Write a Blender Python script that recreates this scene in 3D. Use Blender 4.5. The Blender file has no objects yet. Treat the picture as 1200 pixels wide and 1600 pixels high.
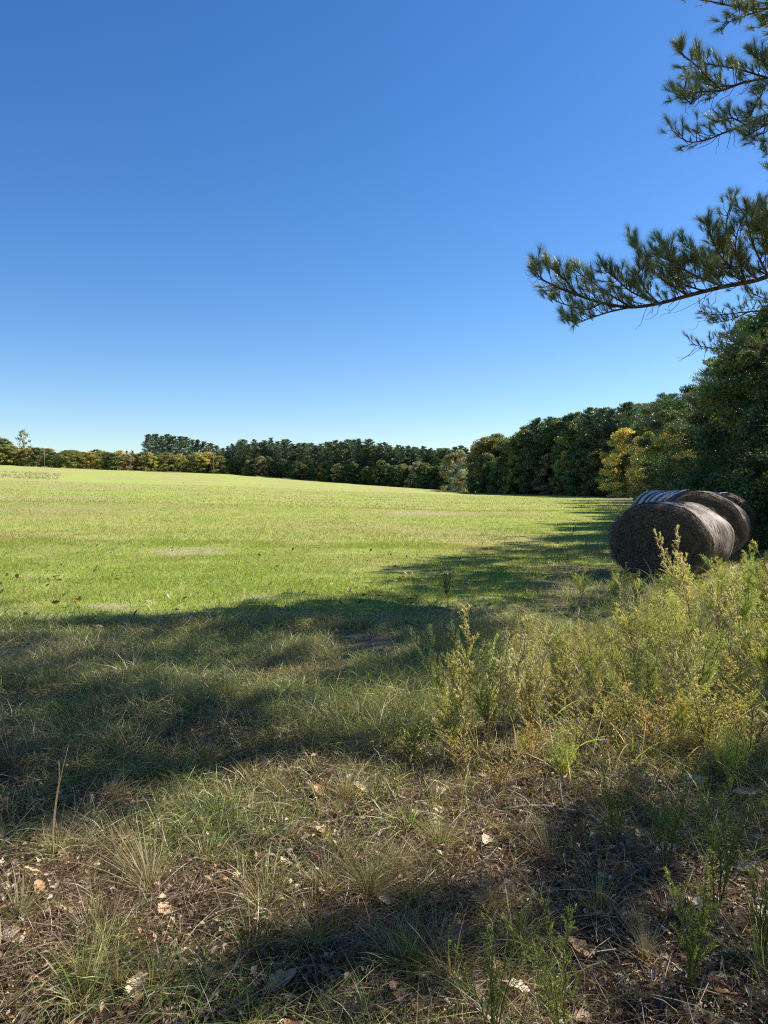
import bpy, math
import numpy as np
from mathutils import Vector, Euler
R = math.radians
rng = np.random.default_rng(7)
S = bpy.context.scene
COL = S.collection

# ------------------------------------------------------------------ camera, sky, sun, exposure
FPX = 1155.0; EYE = 1.6; PIT = R(1.49)
cam_d = bpy.data.cameras.new("camera"); cam = bpy.data.objects.new("camera", cam_d); COL.objects.link(cam)
cam.location = (0, 0, EYE); cam.rotation_euler = (R(90) - PIT, 0, 0)
cam_d.sensor_fit = 'AUTO'; cam_d.angle = 2 * math.atan(800 / FPX)
cam_d.clip_start = 0.05; cam_d.clip_end = 9000
S.camera = cam
SAZ, SEL = R(72), R(43)            # towards the sun: azimuth from +Y to +X, elevation
SUN = np.array([math.sin(SAZ) * math.cos(SEL), math.cos(SAZ) * math.cos(SEL), math.sin(SEL)])
w = bpy.data.worlds.new("World"); S.world = w; w.use_nodes = True
wt = w.node_tree; bg = wt.nodes['Background']
sky = wt.nodes.new('ShaderNodeTexSky'); sky.sky_type = 'NISHITA'; sky.sun_disc = False
sky.sun_elevation = SEL; sky.sun_rotation = SAZ
sky.air_density = 1.0; sky.dust_density = 0.3; sky.ozone_density = 3.4; sky.altitude = 50
hs = wt.nodes.new('ShaderNodeHueSaturation'); hs.inputs['Saturation'].default_value = 1.29; hs.inputs['Hue'].default_value = .507
wt.links.new(sky.outputs[0], hs.inputs['Color']); wt.links.new(hs.outputs[0], bg.inputs[0]); bg.inputs[1].default_value = 0.083
sd = bpy.data.lights.new("sun", 'SUN'); sd.energy = 5.0; sd.angle = R(0.53); sd.color = (1, 0.93, 0.80)
so = bpy.data.objects.new("sun", sd); COL.objects.link(so)
so.rotation_euler = Vector(SUN).to_track_quat('Z', 'Y').to_euler()
S.view_settings.view_transform = 'Standard'; S.view_settings.look = 'None'
S.view_settings.exposure = 1.0; S.view_settings.gamma = 1
S.cycles.max_bounces = 6; S.cycles.diffuse_bounces = 3; S.cycles.transmission_bounces = 4
S.cycles.transparent_max_bounces = 4
S.cycles.use_denoising = False; S.cycles.pixel_filter_type = 'BLACKMAN_HARRIS'; S.cycles.filter_width = 1.15

# ------------------------------------------------------------------ numpy helpers
def hsh(i, j, seed):
    n = (i.astype(np.int64) * 374761393 + j.astype(np.int64) * 668265263 + seed * 982451653) & 0x7fffffff
    n = ((n ^ (n >> 13)) * 1274126177) & 0x7fffffff
    return ((n ^ (n >> 16)) & 0xffff) / 65535.0
def vn(x, y, sc=1.0, seed=0):
    x = np.asarray(x, float) / sc; y = np.asarray(y, float) / sc
    i = np.floor(x); j = np.floor(y); u = x - i; v = y - j
    u = u * u * (3 - 2 * u); v = v * v * (3 - 2 * v)
    a = hsh(i, j, seed); b = hsh(i + 1, j, seed); c = hsh(i, j + 1, seed); d = hsh(i + 1, j + 1, seed)
    return (a * (1 - u) + b * u) * (1 - v) + (c * (1 - u) + d * u) * v
def sst(a, b, x):
    t = np.clip((x - a) / (b - a), 0, 1); return t * t * (3 - 2 * t)
AZ = [-180, -60, -27, -12, -2, 7, 18, 60, 180]
AG = [2, 14, 12.8, 10.6, 6.9, 3.4, 3.2, 1.5, 2]
def H(x, y):
    x = np.asarray(x, float); y = np.asarray(y, float)
    d = np.hypot(x, y); az = np.degrees(np.arctan2(x, y))
    g = np.interp(az, AZ, AG)
    z = g * (np.minimum(d, 430) / 350) ** 1.55
    near = np.exp(-(d / 25) ** 2)
    z = z + near * (0.10 * (vn(x, y, 1.3, 3) - .5) + 0.05 * (vn(x, y, .35, 4) - .5)) + 0.12 * (vn(x, y, 6, 5) - .5) * sst(3, 12, d)
    return z
def ray(px, py):
    a = (np.asarray(px, float) - 600) / FPX; b = (800 - np.asarray(py, float)) / FPX
    return a, math.cos(PIT) + math.sin(PIT) * b, -math.sin(PIT) + math.cos(PIT) * b
def at(px, py, Y):                       # the point seen there at depth Y
    a, f, u = ray(px, py); t = Y / f
    return np.array([a * t, Y, EYE + u * t])
def ground(px, py):                      # the ground point seen there
    a, f, u = ray(px, py); t = 1.0
    for k in range(4000):
        if EYE + u * t < H(a * t, f * t): break
        t *= 1.004
    return float(a * t), float(f * t)
def proj(x, y, z):
    dz = z - EYE
    f = y * math.cos(PIT) - dz * math.sin(PIT); u = y * math.sin(PIT) + dz * math.cos(PIT)
    f = np.where(np.abs(f) < 1e-3, 1e-3, f)
    return 600 + FPX * x / f, 800 - FPX * u / f
def gx(px, Y): return (px - 600) / FPX * Y
def unit(a): return a / np.maximum(np.linalg.norm(a, axis=-1, keepdims=True), 1e-9)
def rdir(n, r=None):
    return unit((r or rng).normal(size=(n, 3)))

class Acc:                               # collects triangles and colours, builds ONE mesh
    def __init__(s): s.V = []; s.F = []; s.C = []; s.n = 0
    def add(s, V, F, C):
        V = np.asarray(V, float).reshape(-1, 3); C = np.asarray(C, float)
        if C.ndim == 1: C = np.broadcast_to(C, (len(V), 3))
        s.V.append(V); s.F.append(np.asarray(F, np.int64).reshape(-1, 3) + s.n); s.C.append(C); s.n += len(V)
    def arrays(s): return np.concatenate(s.V), np.concatenate(s.F), np.concatenate(s.C)
    def mesh(s, name, mat, smooth=False):
        V, F, C = s.arrays()
        me = bpy.data.meshes.new(name)
        me.vertices.add(len(V)); me.vertices.foreach_set("co", V.astype(np.float32).ravel())
        me.loops.add(len(F) * 3); me.loops.foreach_set("vertex_index", F.astype(np.int32).ravel())
        me.polygons.add(len(F)); me.polygons.foreach_set("loop_start", np.arange(0, len(F) * 3, 3, dtype=np.int32))
        if smooth: me.polygons.foreach_set("use_smooth", np.ones(len(F), bool))
        me.update(calc_edges=True)
        at_ = me.color_attributes.new("Col", 'FLOAT_COLOR', 'POINT')
        at_.data.foreach_set("color", np.c_[C, np.ones(len(C))].astype(np.float32).ravel())
        me.materials.append(mat); return me
    def obj(s, name, mat, parent=None, smooth=False, loc=None):
        o = bpy.data.objects.new(name, s.mesh(name, mat, smooth)); COL.objects.link(o)
        if parent: o.parent = parent
        if loc is not None: o.location = loc
        return o

def blades(P, D, L, W, bend, seg, C, r=None, tipc=None, taper=True):
    """thin curved blades from P along D; L length, W width, bend (N,3) droop times length"""
    r = r or rng; n = len(P); D = unit(D)
    L = np.broadcast_to(L, n).reshape(n, 1); W = np.broadcast_to(W, n).reshape(n, 1)
    side = unit(np.cross(D, rdir(n, r)))
    rows = []; cols = []
    for k in range(seg):
        t = k / seg
        c = P + D * L * t + bend * L * t * t
        ww = W * (1 - t * .75 if taper else (.35 + 1.3 * math.sin(math.pi * min(.95, t + .12)) * .65)) * .5
        rows += [c - side * ww, c + side * ww]; cols += [t, t]
    rows.append(P + D * L + bend * L); cols.append(1.0)
    m = len(rows); V = np.stack(rows, 1).reshape(-1, 3)
    f = []
    for k in range(seg - 1):
        a = 2 * k; f += [[a, a + 1, a + 3], [a, a + 3, a + 2]]
    a = 2 * (seg - 1); f.append([a, a + 1, a + 2])
    F = (np.arange(n)[:, None, None] * m + np.array(f)[None]).reshape(-1, 3)
    C = np.broadcast_to(np.asarray(C, float), (n, 3))
    if tipc is not None:
        t = np.array(cols)[None, :, None]; CC = C[:, None] * (1 - t) + np.asarray(tipc)[..., None, :] * t
    else: CC = np.repeat(C[:, None], m, 1)
    return V, F, CC.reshape(-1, 3)
def leafs(P, size, C, r=None, N=None, asp=.55, fold=.15):
    """small pointed leaves: a four-cornered blade folded along its midrib"""
    r = r or rng; n = len(P); size = np.broadcast_to(size, n).reshape(n, 1)
    N = rdir(n, r) if N is None else unit(N)
    T = unit(np.cross(N, rdir(n, r))); B = np.cross(N, T)
    V = np.stack([P - T * size * .5, P + B * size * asp * .5 + N * size * fold, P + T * size * .5, P - B * size * asp * .5 + N * size * fold], 1).reshape(-1, 3)
    F = (np.arange(n)[:, None, None] * 4 + np.array([[0, 1, 2], [0, 2, 3]])[None]).reshape(-1, 3)
    return V, F, np.repeat(np.broadcast_to(np.asarray(C, float), (n, 3)), 4, 0)
def tube(acc, pts, rad, C, sides=6):
    pts = np.asarray(pts, float); n = len(pts); rad = np.broadcast_to(rad, n)
    T = unit(np.gradient(pts, axis=0)); ref = np.array([0.31, 0.17, 0.93]) if abs(T[0][2]) < .9 else np.array([1, 0.1, 0])
    A = unit(np.cross(T, ref)); B = np.cross(T, A)
    th = np.arange(sides) * 2 * math.pi / sides
    V = pts[:, None] + rad[:, None, None] * (A[:, None] * np.cos(th)[None, :, None] + B[:, None] * np.sin(th)[None, :, None])
    F = []
    for i in range(n - 1):
        for k in range(sides):
            a = i * sides + k; b = i * sides + (k + 1) % sides
            F += [[a, b, b + sides], [a, b + sides, a + sides]]
    e0 = n * sides; V = np.concatenate([V.reshape(-1, 3), pts[-1:], pts[:1]])
    for k in range(sides):
        F.append([(n - 1) * sides + k, (n - 1) * sides + (k + 1) % sides, e0])
        F.append([(k + 1) % sides, k, e0 + 1])
    acc.add(V, F, C)
def curve(a, b, n, sag=0.0, wob=0.0, r=None):
    r = r or rng; t = np.linspace(0, 1, n)[:, None]
    p = np.asarray(a) * (1 - t) + np.asarray(b) * t
    p = p + np.array([0, 0, 1]) * (sag * 4 * t * (1 - t))
    if wob: p[1:-1] += r.normal(size=(n - 2, 3)) * wob
    return p
def smoothpath(pts, k=4):                # Catmull-Rom through the points
    P = np.asarray(pts, float); P = np.concatenate([2 * P[:1] - P[1:2], P, 2 * P[-1:] - P[-2:-1]])
    out = []
    for i in range(1, len(P) - 2):
        for s in range(k):
            t = s / k; a, b, c, d = P[i - 1], P[i], P[i + 1], P[i + 2]
            out.append(.5 * (2 * b + (c - a) * t + (2 * a - 5 * b + 4 * c - d) * t * t + (3 * b - a - 3 * c + d) * t ** 3))
    out.append(P[-2]); return np.array(out)

# ------------------------------------------------------------------ materials
def nd(t, k, **kw):
    n = t.nodes.new(k)
    for a, b in kw.items(): setattr(n, a, b)
    return n
def leafmat(name, trans=.35, gloss=.06, rough=.45, warm=(1.25, 1.15, .55)):
    m = bpy.data.materials.new(name); m.use_nodes = True; t = m.node_tree; t.nodes.clear()
    out = nd(t, 'ShaderNodeOutputMaterial'); at_ = nd(t, 'ShaderNodeAttribute', attribute_name='Col')
    oi = nd(t, 'ShaderNodeObjectInfo')
    mu = nd(t, 'ShaderNodeMix', data_type='RGBA', blend_type='MULTIPLY'); mu.inputs[0].default_value = 1
    t.links.new(at_.outputs['Color'], mu.inputs[6]); t.links.new(oi.outputs['Color'], mu.inputs[7])
    di = nd(t, 'ShaderNodeBsdfDiffuse'); tr = nd(t, 'ShaderNodeBsdfTranslucent')
    m2 = nd(t, 'ShaderNodeMix', data_type='RGBA', blend_type='MULTIPLY'); m2.inputs[0].default_value = 1; m2.inputs[7].default_value = (*warm, 1)
    t.links.new(mu.outputs[2], m2.inputs[6])
    t.links.new(mu.outputs[2], di.inputs[0]); t.links.new(m2.outputs[2], tr.inputs[0])
    mx = nd(t, 'ShaderNodeMixShader'); mx.inputs[0].default_value = trans
    t.links.new(di.outputs[0], mx.inputs[1]); t.links.new(tr.outputs[0], mx.inputs[2])
    gl = nd(t, 'ShaderNodeBsdfGlossy'); gl.inputs['Roughness'].default_value = rough
    m3 = nd(t, 'ShaderNodeMixShader'); m3.inputs[0].default_value = gloss
    t.links.new(mx.outputs[0], m3.inputs[1]); t.links.new(gl.outputs[0], m3.inputs[2])
    t.links.new(m3.outputs[0], out.inputs[0]); return m
M_leaf = leafmat('leaf', .33, .05, .45); M_turf = leafmat('turf_blade', .45, .0, .6, (1.15, 1.12, .62))
M_grass = leafmat('grass_blade', .42, .05, .45, (1.15, 1.12, .62))
M_needle = leafmat('pine_needle', .22, .10, .38, (1.1, 1.1, .7)); M_dry = leafmat('dry_leaf', .22, .05, .55, (1.1, 1, .8))
def barkmat(name, c1, c2, sc=9):
    m = bpy.data.materials.new(name); m.use_nodes = True; t = m.node_tree; b = t.nodes['Principled BSDF']
    tc = nd(t, 'ShaderNodeTexCoord'); mp = nd(t, 'ShaderNodeMapping'); mp.inputs['Scale'].default_value = (1, 1, .25)
    n = nd(t, 'ShaderNodeTexNoise'); n.inputs['Scale'].default_value = sc; n.inputs['Detail'].default_value = 6
    cr = nd(t, 'ShaderNodeValToRGB'); cr.color_ramp.elements[0].color = (*c1, 1); cr.color_ramp.elements[1].color = (*c2, 1)
    cr.color_ramp.elements[0].position = .35; cr.color_ramp.elements[1].position = .65
    bp = nd(t, 'ShaderNodeBump'); bp.inputs['Strength'].default_value = .6; bp.inputs['Distance'].default_value = .02
    t.links.new(tc.outputs['Object'], mp.inputs[0]); t.links.new(mp.outputs[0], n.inputs['Vector'])
    t.links.new(n.outputs[0], cr.inputs[0]); t.links.new(cr.outputs[0], b.inputs['Base Color'])
    t.links.new(n.outputs[0], bp.inputs['Height']); t.links.new(bp.outputs[0], b.inputs['Normal'])
    b.inputs['Roughness'].default_value = .9; return m
M_bark = barkmat('bark', (.05, .038, .03), (.15, .115, .09)); M_pinebark = barkmat('pine_bark', (.06, .035, .025), (.16, .10, .07), 14)
M_graybark = barkmat('grey_bark', (.12, .11, .09), (.30, .28, .24), 12)

# ------------------------------------------------------------------ properties
def tag(o, label=None, cat=None, group=None, kind=None):
    if label: o['label'] = label
    if cat: o['category'] = cat
    if group: o['group'] = group
    if kind: o['kind'] = kind
    return o
def empty(name, loc=(0, 0, 0), rz=0):
    o = bpy.data.objects.new(name, None); COL.objects.link(o); o.location = loc; o.rotation_euler = (0, 0, rz)
    o.empty_display_size = .3; return o
def copy_tree(o, parent=None):
    c = o.copy(); COL.objects.link(c); c.parent = parent
    for ch in [k for k in o.children]: copy_tree(ch, c)
    return c
ORD = 'first second third fourth fifth sixth seventh eighth ninth tenth eleventh twelfth thirteenth fourteenth fifteenth sixteenth seventeenth eighteenth nineteenth twentieth'.split()
TENS = {2: 'twenty', 3: 'thirty', 4: 'forty', 5: 'fifty', 6: 'sixty'}
TN = {3: 'thirtieth', 4: 'fortieth', 5: 'fiftieth', 6: 'sixtieth'}
def ordw(n):
    if n <= 20: return ORD[n - 1]
    return TN[n // 10] if n % 10 == 0 else TENS[n // 10] + '-' + ORD[n % 10 - 1]

# ------------------------------------------------------------------ the ground
def zones(x, y):
    """how far a spot is litter, rough grass, weeds (0..1 each)"""
    wob = (vn(x, y, 1.1, 11) - .5) * 1.6 + (vn(x, y, .4, 12) - .5) * .6
    lit = 1 - sst(4.0, 5.2, y + wob + .12 * x)
    edge = 8.2 + .35 * (x + 4)                        # where the mown field starts
    edge = np.where(x > 1.5, np.maximum(edge, np.minimum(9.5 + 3.0 * (x - 1.5), 16.0)), edge)
    field = sst(-1.0, 1.6, y + wob * 1.3 - edge)
    field = field * (1 - sst(-1.2, 1.2, x + wob - (.22 * y + 9.0)) * (y > 12))
    weed = sst(-.6, .9, x + wob * .7 - (.35 + .45 * (y - 4.4))) * (1 - field) * sst(3.6, 4.8, y + wob * .6 + .32 * np.maximum(x - 1.2, 0))
    return lit, field, weed
def bare(x, y):
    b = np.zeros_like(np.asarray(x, float))
    for (px, py, rx, ry) in BARE:
        b = np.maximum(b, np.exp(-(((x - px) / rx) ** 2 + ((y - py) / ry) ** 2)))
    return np.clip(b * 1.5 * (.35 + vn(x, y, .5, 21)), 0, 1)
BARE = []
for (a, b, rx, ry) in [(95, 1018, .8, .45), (20, 1030, .5, .35), (235, 1027, .35, .2), (300, 862, 1.2, .8), (675, 803, 3.0, 2.5), (180, 950, .4, .3), (400, 935, .35, .25), (860, 1150, .5, .4), (60, 965, .35, .25)]:
    q = ground(a, b); BARE.append((q[0], q[1], rx, ry))
def ground_mesh():
    rad = np.concatenate([[0.0], .35 * 1.0235 ** np.arange(0, 400)]); rad = rad[rad < 2500]
    nth = 420; th = np.linspace(-math.pi, math.pi, nth, endpoint=False)
    # finer in front of the camera
    th = th - .55 * np.sin(th)
    RR, TT = np.meshgrid(rad[1:], th, indexing='ij')
    X = RR * np.sin(TT); Y = RR * np.cos(TT)
    V = np.stack([X, Y, H(X, Y)], -1).reshape(-1, 3)
    nr = len(rad) - 1
    V = np.concatenate([V, [[0, 0, float(H(0., 0.))]]])
    i, j = np.meshgrid(np.arange(nr - 1), np.arange(nth), indexing='ij'); jn = (j + 1) % nth
    a = i * nth + j; b = i * nth + jn; c = a + nth; d = b + nth
    F = np.concatenate([np.stack([a, c, d], -1).reshape(-1, 3), np.stack([a, d, b], -1).reshape(-1, 3)])
    k = np.arange(nth); F = np.concatenate([F, np.stack([k, (k + 1) % nth, np.full(nth, len(V) - 1)], -1)])
    x, y = V[:, 0], V[:, 1]; lit, field, weed = zones(x, y)
    C = np.stack([lit, field, bare(x, y)], -1)
    acc = Acc(); acc.add(V, F, C); return acc
def groundmat():
    m = bpy.data.materials.new('ground'); m.use_nodes = True; t = m.node_tree; b = t.nodes['Principled BSDF']
    L = t.links.new
    tc = nd(t, 'ShaderNodeTexCoord'); at_ = nd(t, 'ShaderNodeAttribute', attribute_name='Col'); sp = nd(t, 'ShaderNodeSeparateColor')
    L(at_.outputs['Color'], sp.inputs[0])
    def noise(s, d=5, ro=.6):
        n = nd(t, 'ShaderNodeTexNoise'); n.inputs['Scale'].default_value = s; n.inputs['Detail'].default_value = d
        n.inputs['Roughness'].default_value = ro; L(tc.outputs['Object'], n.inputs['Vector']); return n.outputs[0]
    def ramp(f, stops):
        c = nd(t, 'ShaderNodeValToRGB'); e = c.color_ramp.elements
        e[0].position, e[0].color = stops[0][0], (*stops[0][1], 1); e[1].position, e[1].color = stops[1][0], (*stops[1][1], 1)
        for p, q in stops[2:]: k = e.new(p); k.color = (*q, 1)
        L(f, c.inputs[0]); return c.outputs[0]
    def mix(f, a, b_):
        x = nd(t, 'ShaderNodeMix', data_type='RGBA'); L(f, x.inputs[0]) if not isinstance(f, float) else setattr(x.inputs[0], 'default_value', f)
        L(a, x.inputs[6]); L(b_, x.inputs[7]); return x.outputs[2]
    fine = noise(28, 8, .7); mid = noise(1.1, 6); big = noise(.055, 5); spk = noise(4.5, 8, .72)
    g1 = ramp(fine, [(.3, (.19, .26, .045)), (.7, (.34, .39, .08))])
    g2 = ramp(spk, [(.3, (.24, .28, .06)), (.7, (.40, .42, .13))])
    f1 = ramp(mid, [(.42, (0, 0, 0)), (.62, (1, 1, 1))]); grass = mix(f1, g1, g2)
    dry = ramp(spk, [(.3, (.26, .22, .10)), (.7, (.36, .31, .16))])
    f2 = ramp(big, [(.42, (0, 0, 0)), (.60, (.75, .75, .75))]); grass = mix(f2, grass, dry)
    soil = ramp(fine, [(.25, (.07, .055, .035)), (.6, (.17, .14, .085)), (.8, (.24, .20, .13))])
    litter = ramp(spk, [(.3, (.03, .02, .015)), (.55, (.10, .065, .048)), (.75, (.20, .14, .10))])
    rough = mix(f1, soil, ramp(fine, [(.3, (.09, .10, .035)), (.7, (.24, .23, .10))]))
    c = mix(sp.outputs[0], rough, litter); c = mix(sp.outputs[1], c, grass)
    sand = ramp(spk, [(.3, (.22, .16, .11)), (.75, (.48, .39, .29))]); ad = nd(t, 'ShaderNodeMath', operation='MULTIPLY_ADD'); L(spk, ad.inputs[0]); ad.inputs[1].default_value = 1.6; ad.inputs[2].default_value = -.8
    a2 = nd(t, 'ShaderNodeMath', operation='ADD'); L(ad.outputs[0], a2.inputs[0]); L(sp.outputs[2], a2.inputs[1])
    c = mix(ramp(a2.outputs[0], [(.38, (0, 0, 0)), (.62, (.6, .6, .6))]), c, sand)
    L(c, b.inputs['Base Color']); b.inputs['Roughness'].default_value = .95; b.inputs['Specular IOR Level'].default_value = .15
    bp = nd(t, 'ShaderNodeBump'); bp.inputs['Strength'].default_value = .8; bp.inputs['Distance'].default_value = .05
    L(fine, bp.inputs['Height']); L(bp.outputs[0], b.inputs['Normal']); return m
tag(ground_mesh().obj('ground', groundmat(), smooth=True), kind='structure')

# ------------------------------------------------------------------ grass of the field and the verge (uncountable)
def scatter(n, y0, y1, pw=1.0, half=.60, xoff=0.0):
    """points in the wedge in front of the camera; pw<1 crowds them towards it"""
    u = rng.random(n); y = (y0 ** pw + u * (y1 ** pw - y0 ** pw)) ** (1 / pw)
    x = (rng.random(n) * 2 - 1) * (half * y + (2.3 if y0 < 10 else 1.5)) + xoff
    return x, y
def up(n, spread=.35):
    d = rng.normal(size=(n, 3)) * spread; d[:, 2] = 1; return unit(d)
def pick(pal, n, var=.18):
    pal = np.array(pal); c = pal[rng.integers(0, len(pal), n)]
    return np.clip(c * (1 + rng.normal(size=(n, 1)) * var) * (1 + rng.normal(size=(n, 3)) * .05), .004, .9)
GREEN = [(.24, .33, .07), (.31, .40, .09), (.19, .28, .055), (.39, .43, .13)]
STRAW = [(.48, .40, .21), (.56, .48, .28), (.40, .32, .16), (.32, .24, .13)]
DULL = [(.14, .22, .07), (.19, .26, .09), (.28, .28, .12)]
def field_grass():
    a = Acc()
    for (n, y0, y1, pw, L0, W0) in [(380000, 7, 22, 1.1, .085, .0065), (260000, 20, 60, 1.0, .11, .014), (120000, 55, 150, 1.0, .16, .04)]:
        x, y = scatter(n, y0, y1, pw); lit, field, weed = zones(x, y); b = bare(x, y)
        keep = rng.random(n) < field * (1 - .75 * b) * (.45 + .55 * vn(x, y, .5, 31))
        x, y = x[keep], y[keep]; n = len(x); P = np.stack([x, y, H(x, y) - .005], -1)
        dryp = sst(.42, .75, vn(x, y, 3.5, 33) * .25 + vn(x * .12, y + .15 * x, 1.6, 38) * .25 + vn(x, y, 13, 34) * .35 + .25 * vn(x, y, .9, 37)) * .8 + .12 * sst(.6, .8, vn(x, y, .6, 35))
        C = np.where((rng.random(n) < dryp)[:, None], pick(STRAW, n), pick(GREEN, n))
        L = L0 * (.5 + rng.random(n)) * (.6 + .8 * vn(x, y, 1.2, 36)); W = W0 * (.7 + .6 * rng.random(n))
        bd = rng.normal(size=(n, 3)) * .25; bd[:, 2] = -.15
        a.add(*blades(P, up(n, .5), L, W, bd, 2 if y0 < 10 else 1, C))
    return a
tag(field_grass().obj('field_grass', M_turf), 'short bright green grass covering the wide field', 'grass', kind='stuff')
def rough_grass():
    a = Acc()
    for (n, y0, y1, L0, W0, sg) in [(270000, 3.2, 9, .24, .0052, 3), (150000, 8, 24, .26, .007, 2)]:
        x, y = scatter(n, y0, y1, 1.2); lit, field, weed = zones(x, y)
        cl = vn(x, y, .35, 41) * .6 + vn(x, y, 1.4, 42) * .5
        keep = rng.random(n) < (1 - field) * (1 - .8 * lit) * sst(.15, .50, cl) * (1 - .65 * bare(x, y)) * (.8 + .4 * weed)
        x, y = x[keep], y[keep]; n = len(x); P = np.stack([x, y, H(x, y) - .01], -1)
        dryp = .20 + .45 * sst(.4, .7, vn(x, y, .9, 43))
        C = np.where((rng.random(n) < dryp)[:, None], pick(STRAW, n), pick(GREEN + DULL * 2, n))
        L = L0 * (.4 + 1.0 * rng.random(n)) * (.55 + .7 * vn(x, y, .8, 44)); W = W0 * (.6 + .7 * rng.random(n))
        bd = rng.normal(size=(n, 3)) * .35; bd[:, 2] = -.35
        a.add(*blades(P, up(n, .55), L, W, bd, sg, C))
    return a
tag(rough_grass().obj('rough_grass', M_grass), 'ragged knee-low mixed green and straw grass between field and litter', 'grass', kind='stuff')
def dry_grass():
    a = Acc(); n = 180000
    x, y = scatter(n, 1.6, 6.5, 1.3); cl = vn(x, y, .25, 51) * .6 + vn(x, y, .9, 52) * .6
    lit, field, weed = zones(x, y)
    keep = rng.random(n) < sst(.40, .75, cl) * (1 - field) * (.35 + .65 * lit) * (1 - .4 * sst(-.6, .6, x) * (y < 4.2))
    x, y = x[keep], y[keep]; n = len(x); P = np.stack([x, y, H(x, y) + rng.random(n) * .02], -1)
    gr = vn(x, y, .7, 53) + .35 * (x < -.3) * (y < 4.4)
    C = np.where((rng.random(n) < sst(.45, 1.0, gr) * .75)[:, None], pick(GREEN + DULL, n), pick([(.36, .27, .16), (.46, .37, .24), (.26, .18, .11), (.20, .12, .075), (.13, .08, .05)], n))
    L = .15 * (.3 + 1.2 * rng.random(n)) * (.7 + .7 * vn(x, y, .5, 54)); W = .0030 * (.6 + .9 * rng.random(n))
    bd = rng.normal(size=(n, 3)) * .5; bd[:, 2] = -.35
    a.add(*blades(P, up(n, 1.1), L, W, bd, 3, C))
    STRAW = [(.40, .31, .20), (.50, .41, .28), (.30, .21, .14), (.24, .15, .10)]
    # loose clumps among the litter
    m = 640; x, y = scatter(m, 1.7, 7.0, 1.0); lit, field, weed = zones(x, y); k = rng.random(m) < (1 - field) * sst(.3, .6, vn(x, y, .8, 55)) * (1 - .4 * sst(-.6, .6, x) * (y < 4.2)); x, y = x[k], y[k]; m = len(x); nb = 75
    an = rng.random((m, nb)) * 6.28; q = rng.random((m, nb)) ** .8; ln = rng.normal(size=(m, 2, 1)) * .35; hb = (.09 + .20 * rng.random(m) ** 1.5)[:, None] * (.4 + .8 * rng.random((m, nb)))
    P = np.stack([x[:, None] + np.cos(an) * q * .05, y[:, None] + np.sin(an) * q * .05, np.repeat(H(x, y)[:, None], nb, 1) - .01], -1).reshape(-1, 3)
    D = np.stack([np.cos(an) * q * .9 + ln[:, 0], np.sin(an) * q * .9 + ln[:, 1], 1 + 0 * an], -1).reshape(-1, 3) + rng.normal(size=(m * nb, 3)) * .2
    bd = np.stack([np.cos(an) * .4 * q, np.sin(an) * .4 * q, -.45 * q], -1).reshape(-1, 3) + rng.normal(size=(m * nb, 3)) * .1
    gsel = np.repeat(rng.random(m) < .45, nb) ^ (rng.random(m * nb) < .2)
    C = np.where(gsel[:, None], pick(GREEN + DULL * 2, m * nb), pick(STRAW + [(.22, .15, .09)], m * nb))
    a.add(*blades(P, D, hb.ravel(), .0042, bd, 4, C))
    # long dead stems, bent over each other
    m = 4200; x, y = scatter(m, 1.7, 7.5, 1.1); lit, field, weed = zones(x, y); k = rng.random(m) < (1 - field) * sst(.35, .65, vn(x, y, .7, 56)); x, y = x[k], y[k]; m = len(x)
    bd = rng.normal(size=(m, 3)) * .5; bd[:, 2] = -.5 - .4 * rng.random(m)
    a.add(*blades(np.stack([x, y, H(x, y)], -1), up(m, .7), .12 + .34 * rng.random(m) ** 1.4, .0028, bd, 7, pick([(.34, .26, .15), (.22, .14, .08), (.48, .39, .25), (.24, .26, .10), (.14, .09, .06)], m)))
    # flat fallen straws
    n = 72000; x, y = scatter(n, 1.6, 6.0, 1.3); P = np.stack([x, y, H(x, y) + .006 + rng.random(n) ** 2 * .05], -1)
    D = rng.normal(size=(n, 3)); D[:, 2] *= .18
    a.add(*blades(P, D, .10 * (.3 + rng.random(n) * 1.2), .0032, rng.normal(size=(n, 3)) * [.3, .3, .06], 2, pick(STRAW + [(.20, .14, .10), (.12, .08, .06), (.5, .42, .30)], n)))
    return a
tag(dry_grass().obj('dry_grass', M_grass), 'thin dead grass and straw tangled over the near ground', 'grass', kind='stuff')

# ------------------------------------------------------------------ leaf litter
def rr_(a, b): return a + (b - a) * rng.random()
def big_leaf(seed, col):
    r = np.random.default_rng(seed); n1, n2 = 13, 5; u = np.linspace(0, 1, n1); v = np.linspace(-1, 1, n2); U, W = np.meshgrid(u, v, indexing='ij')
    wd = .30 * np.sin(np.pi * np.clip(U ** .85 * .95 + .03, 0, 1)) ** .8 * (1 + .13 * np.sin(U * 22 + r.random() * 6))
    k1, k2 = r.normal() * .35 + .3, r.normal() * .3 + .3
    Xl = U - .5; Yl = W * wd; Zl = k1 * (U - .5) ** 2 * 1.2 + k2 * (W * wd) ** 2 * 2.6 + r.normal(size=U.shape) * .025 + .05
    V = np.stack([Xl, Yl, Zl], -1).reshape(-1, 3); i, j = np.meshgrid(np.arange(n1 - 1), np.arange(n2 - 1), indexing='ij'); a_ = i * n2 + j
    F = np.concatenate([np.stack([a_, a_ + n2, a_ + n2 + 1], -1).reshape(-1, 3), np.stack([a_, a_ + n2 + 1, a_ + 1], -1).reshape(-1, 3)])
    C = np.array(col) * (.8 + .4 * r.random((len(V), 1))) * np.where(abs(W.reshape(-1, 1)) < .1, 1.2, 1.0)
    A = Acc(); A.add(V, F, C); tube(A, [(-.5, 0, .08 + k1 * .3), (-.62, .02, .05 + k1 * .35), (-.78, .05, .05)], [.012, .01, .008], np.array(col) * .7, 4); return A
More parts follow.
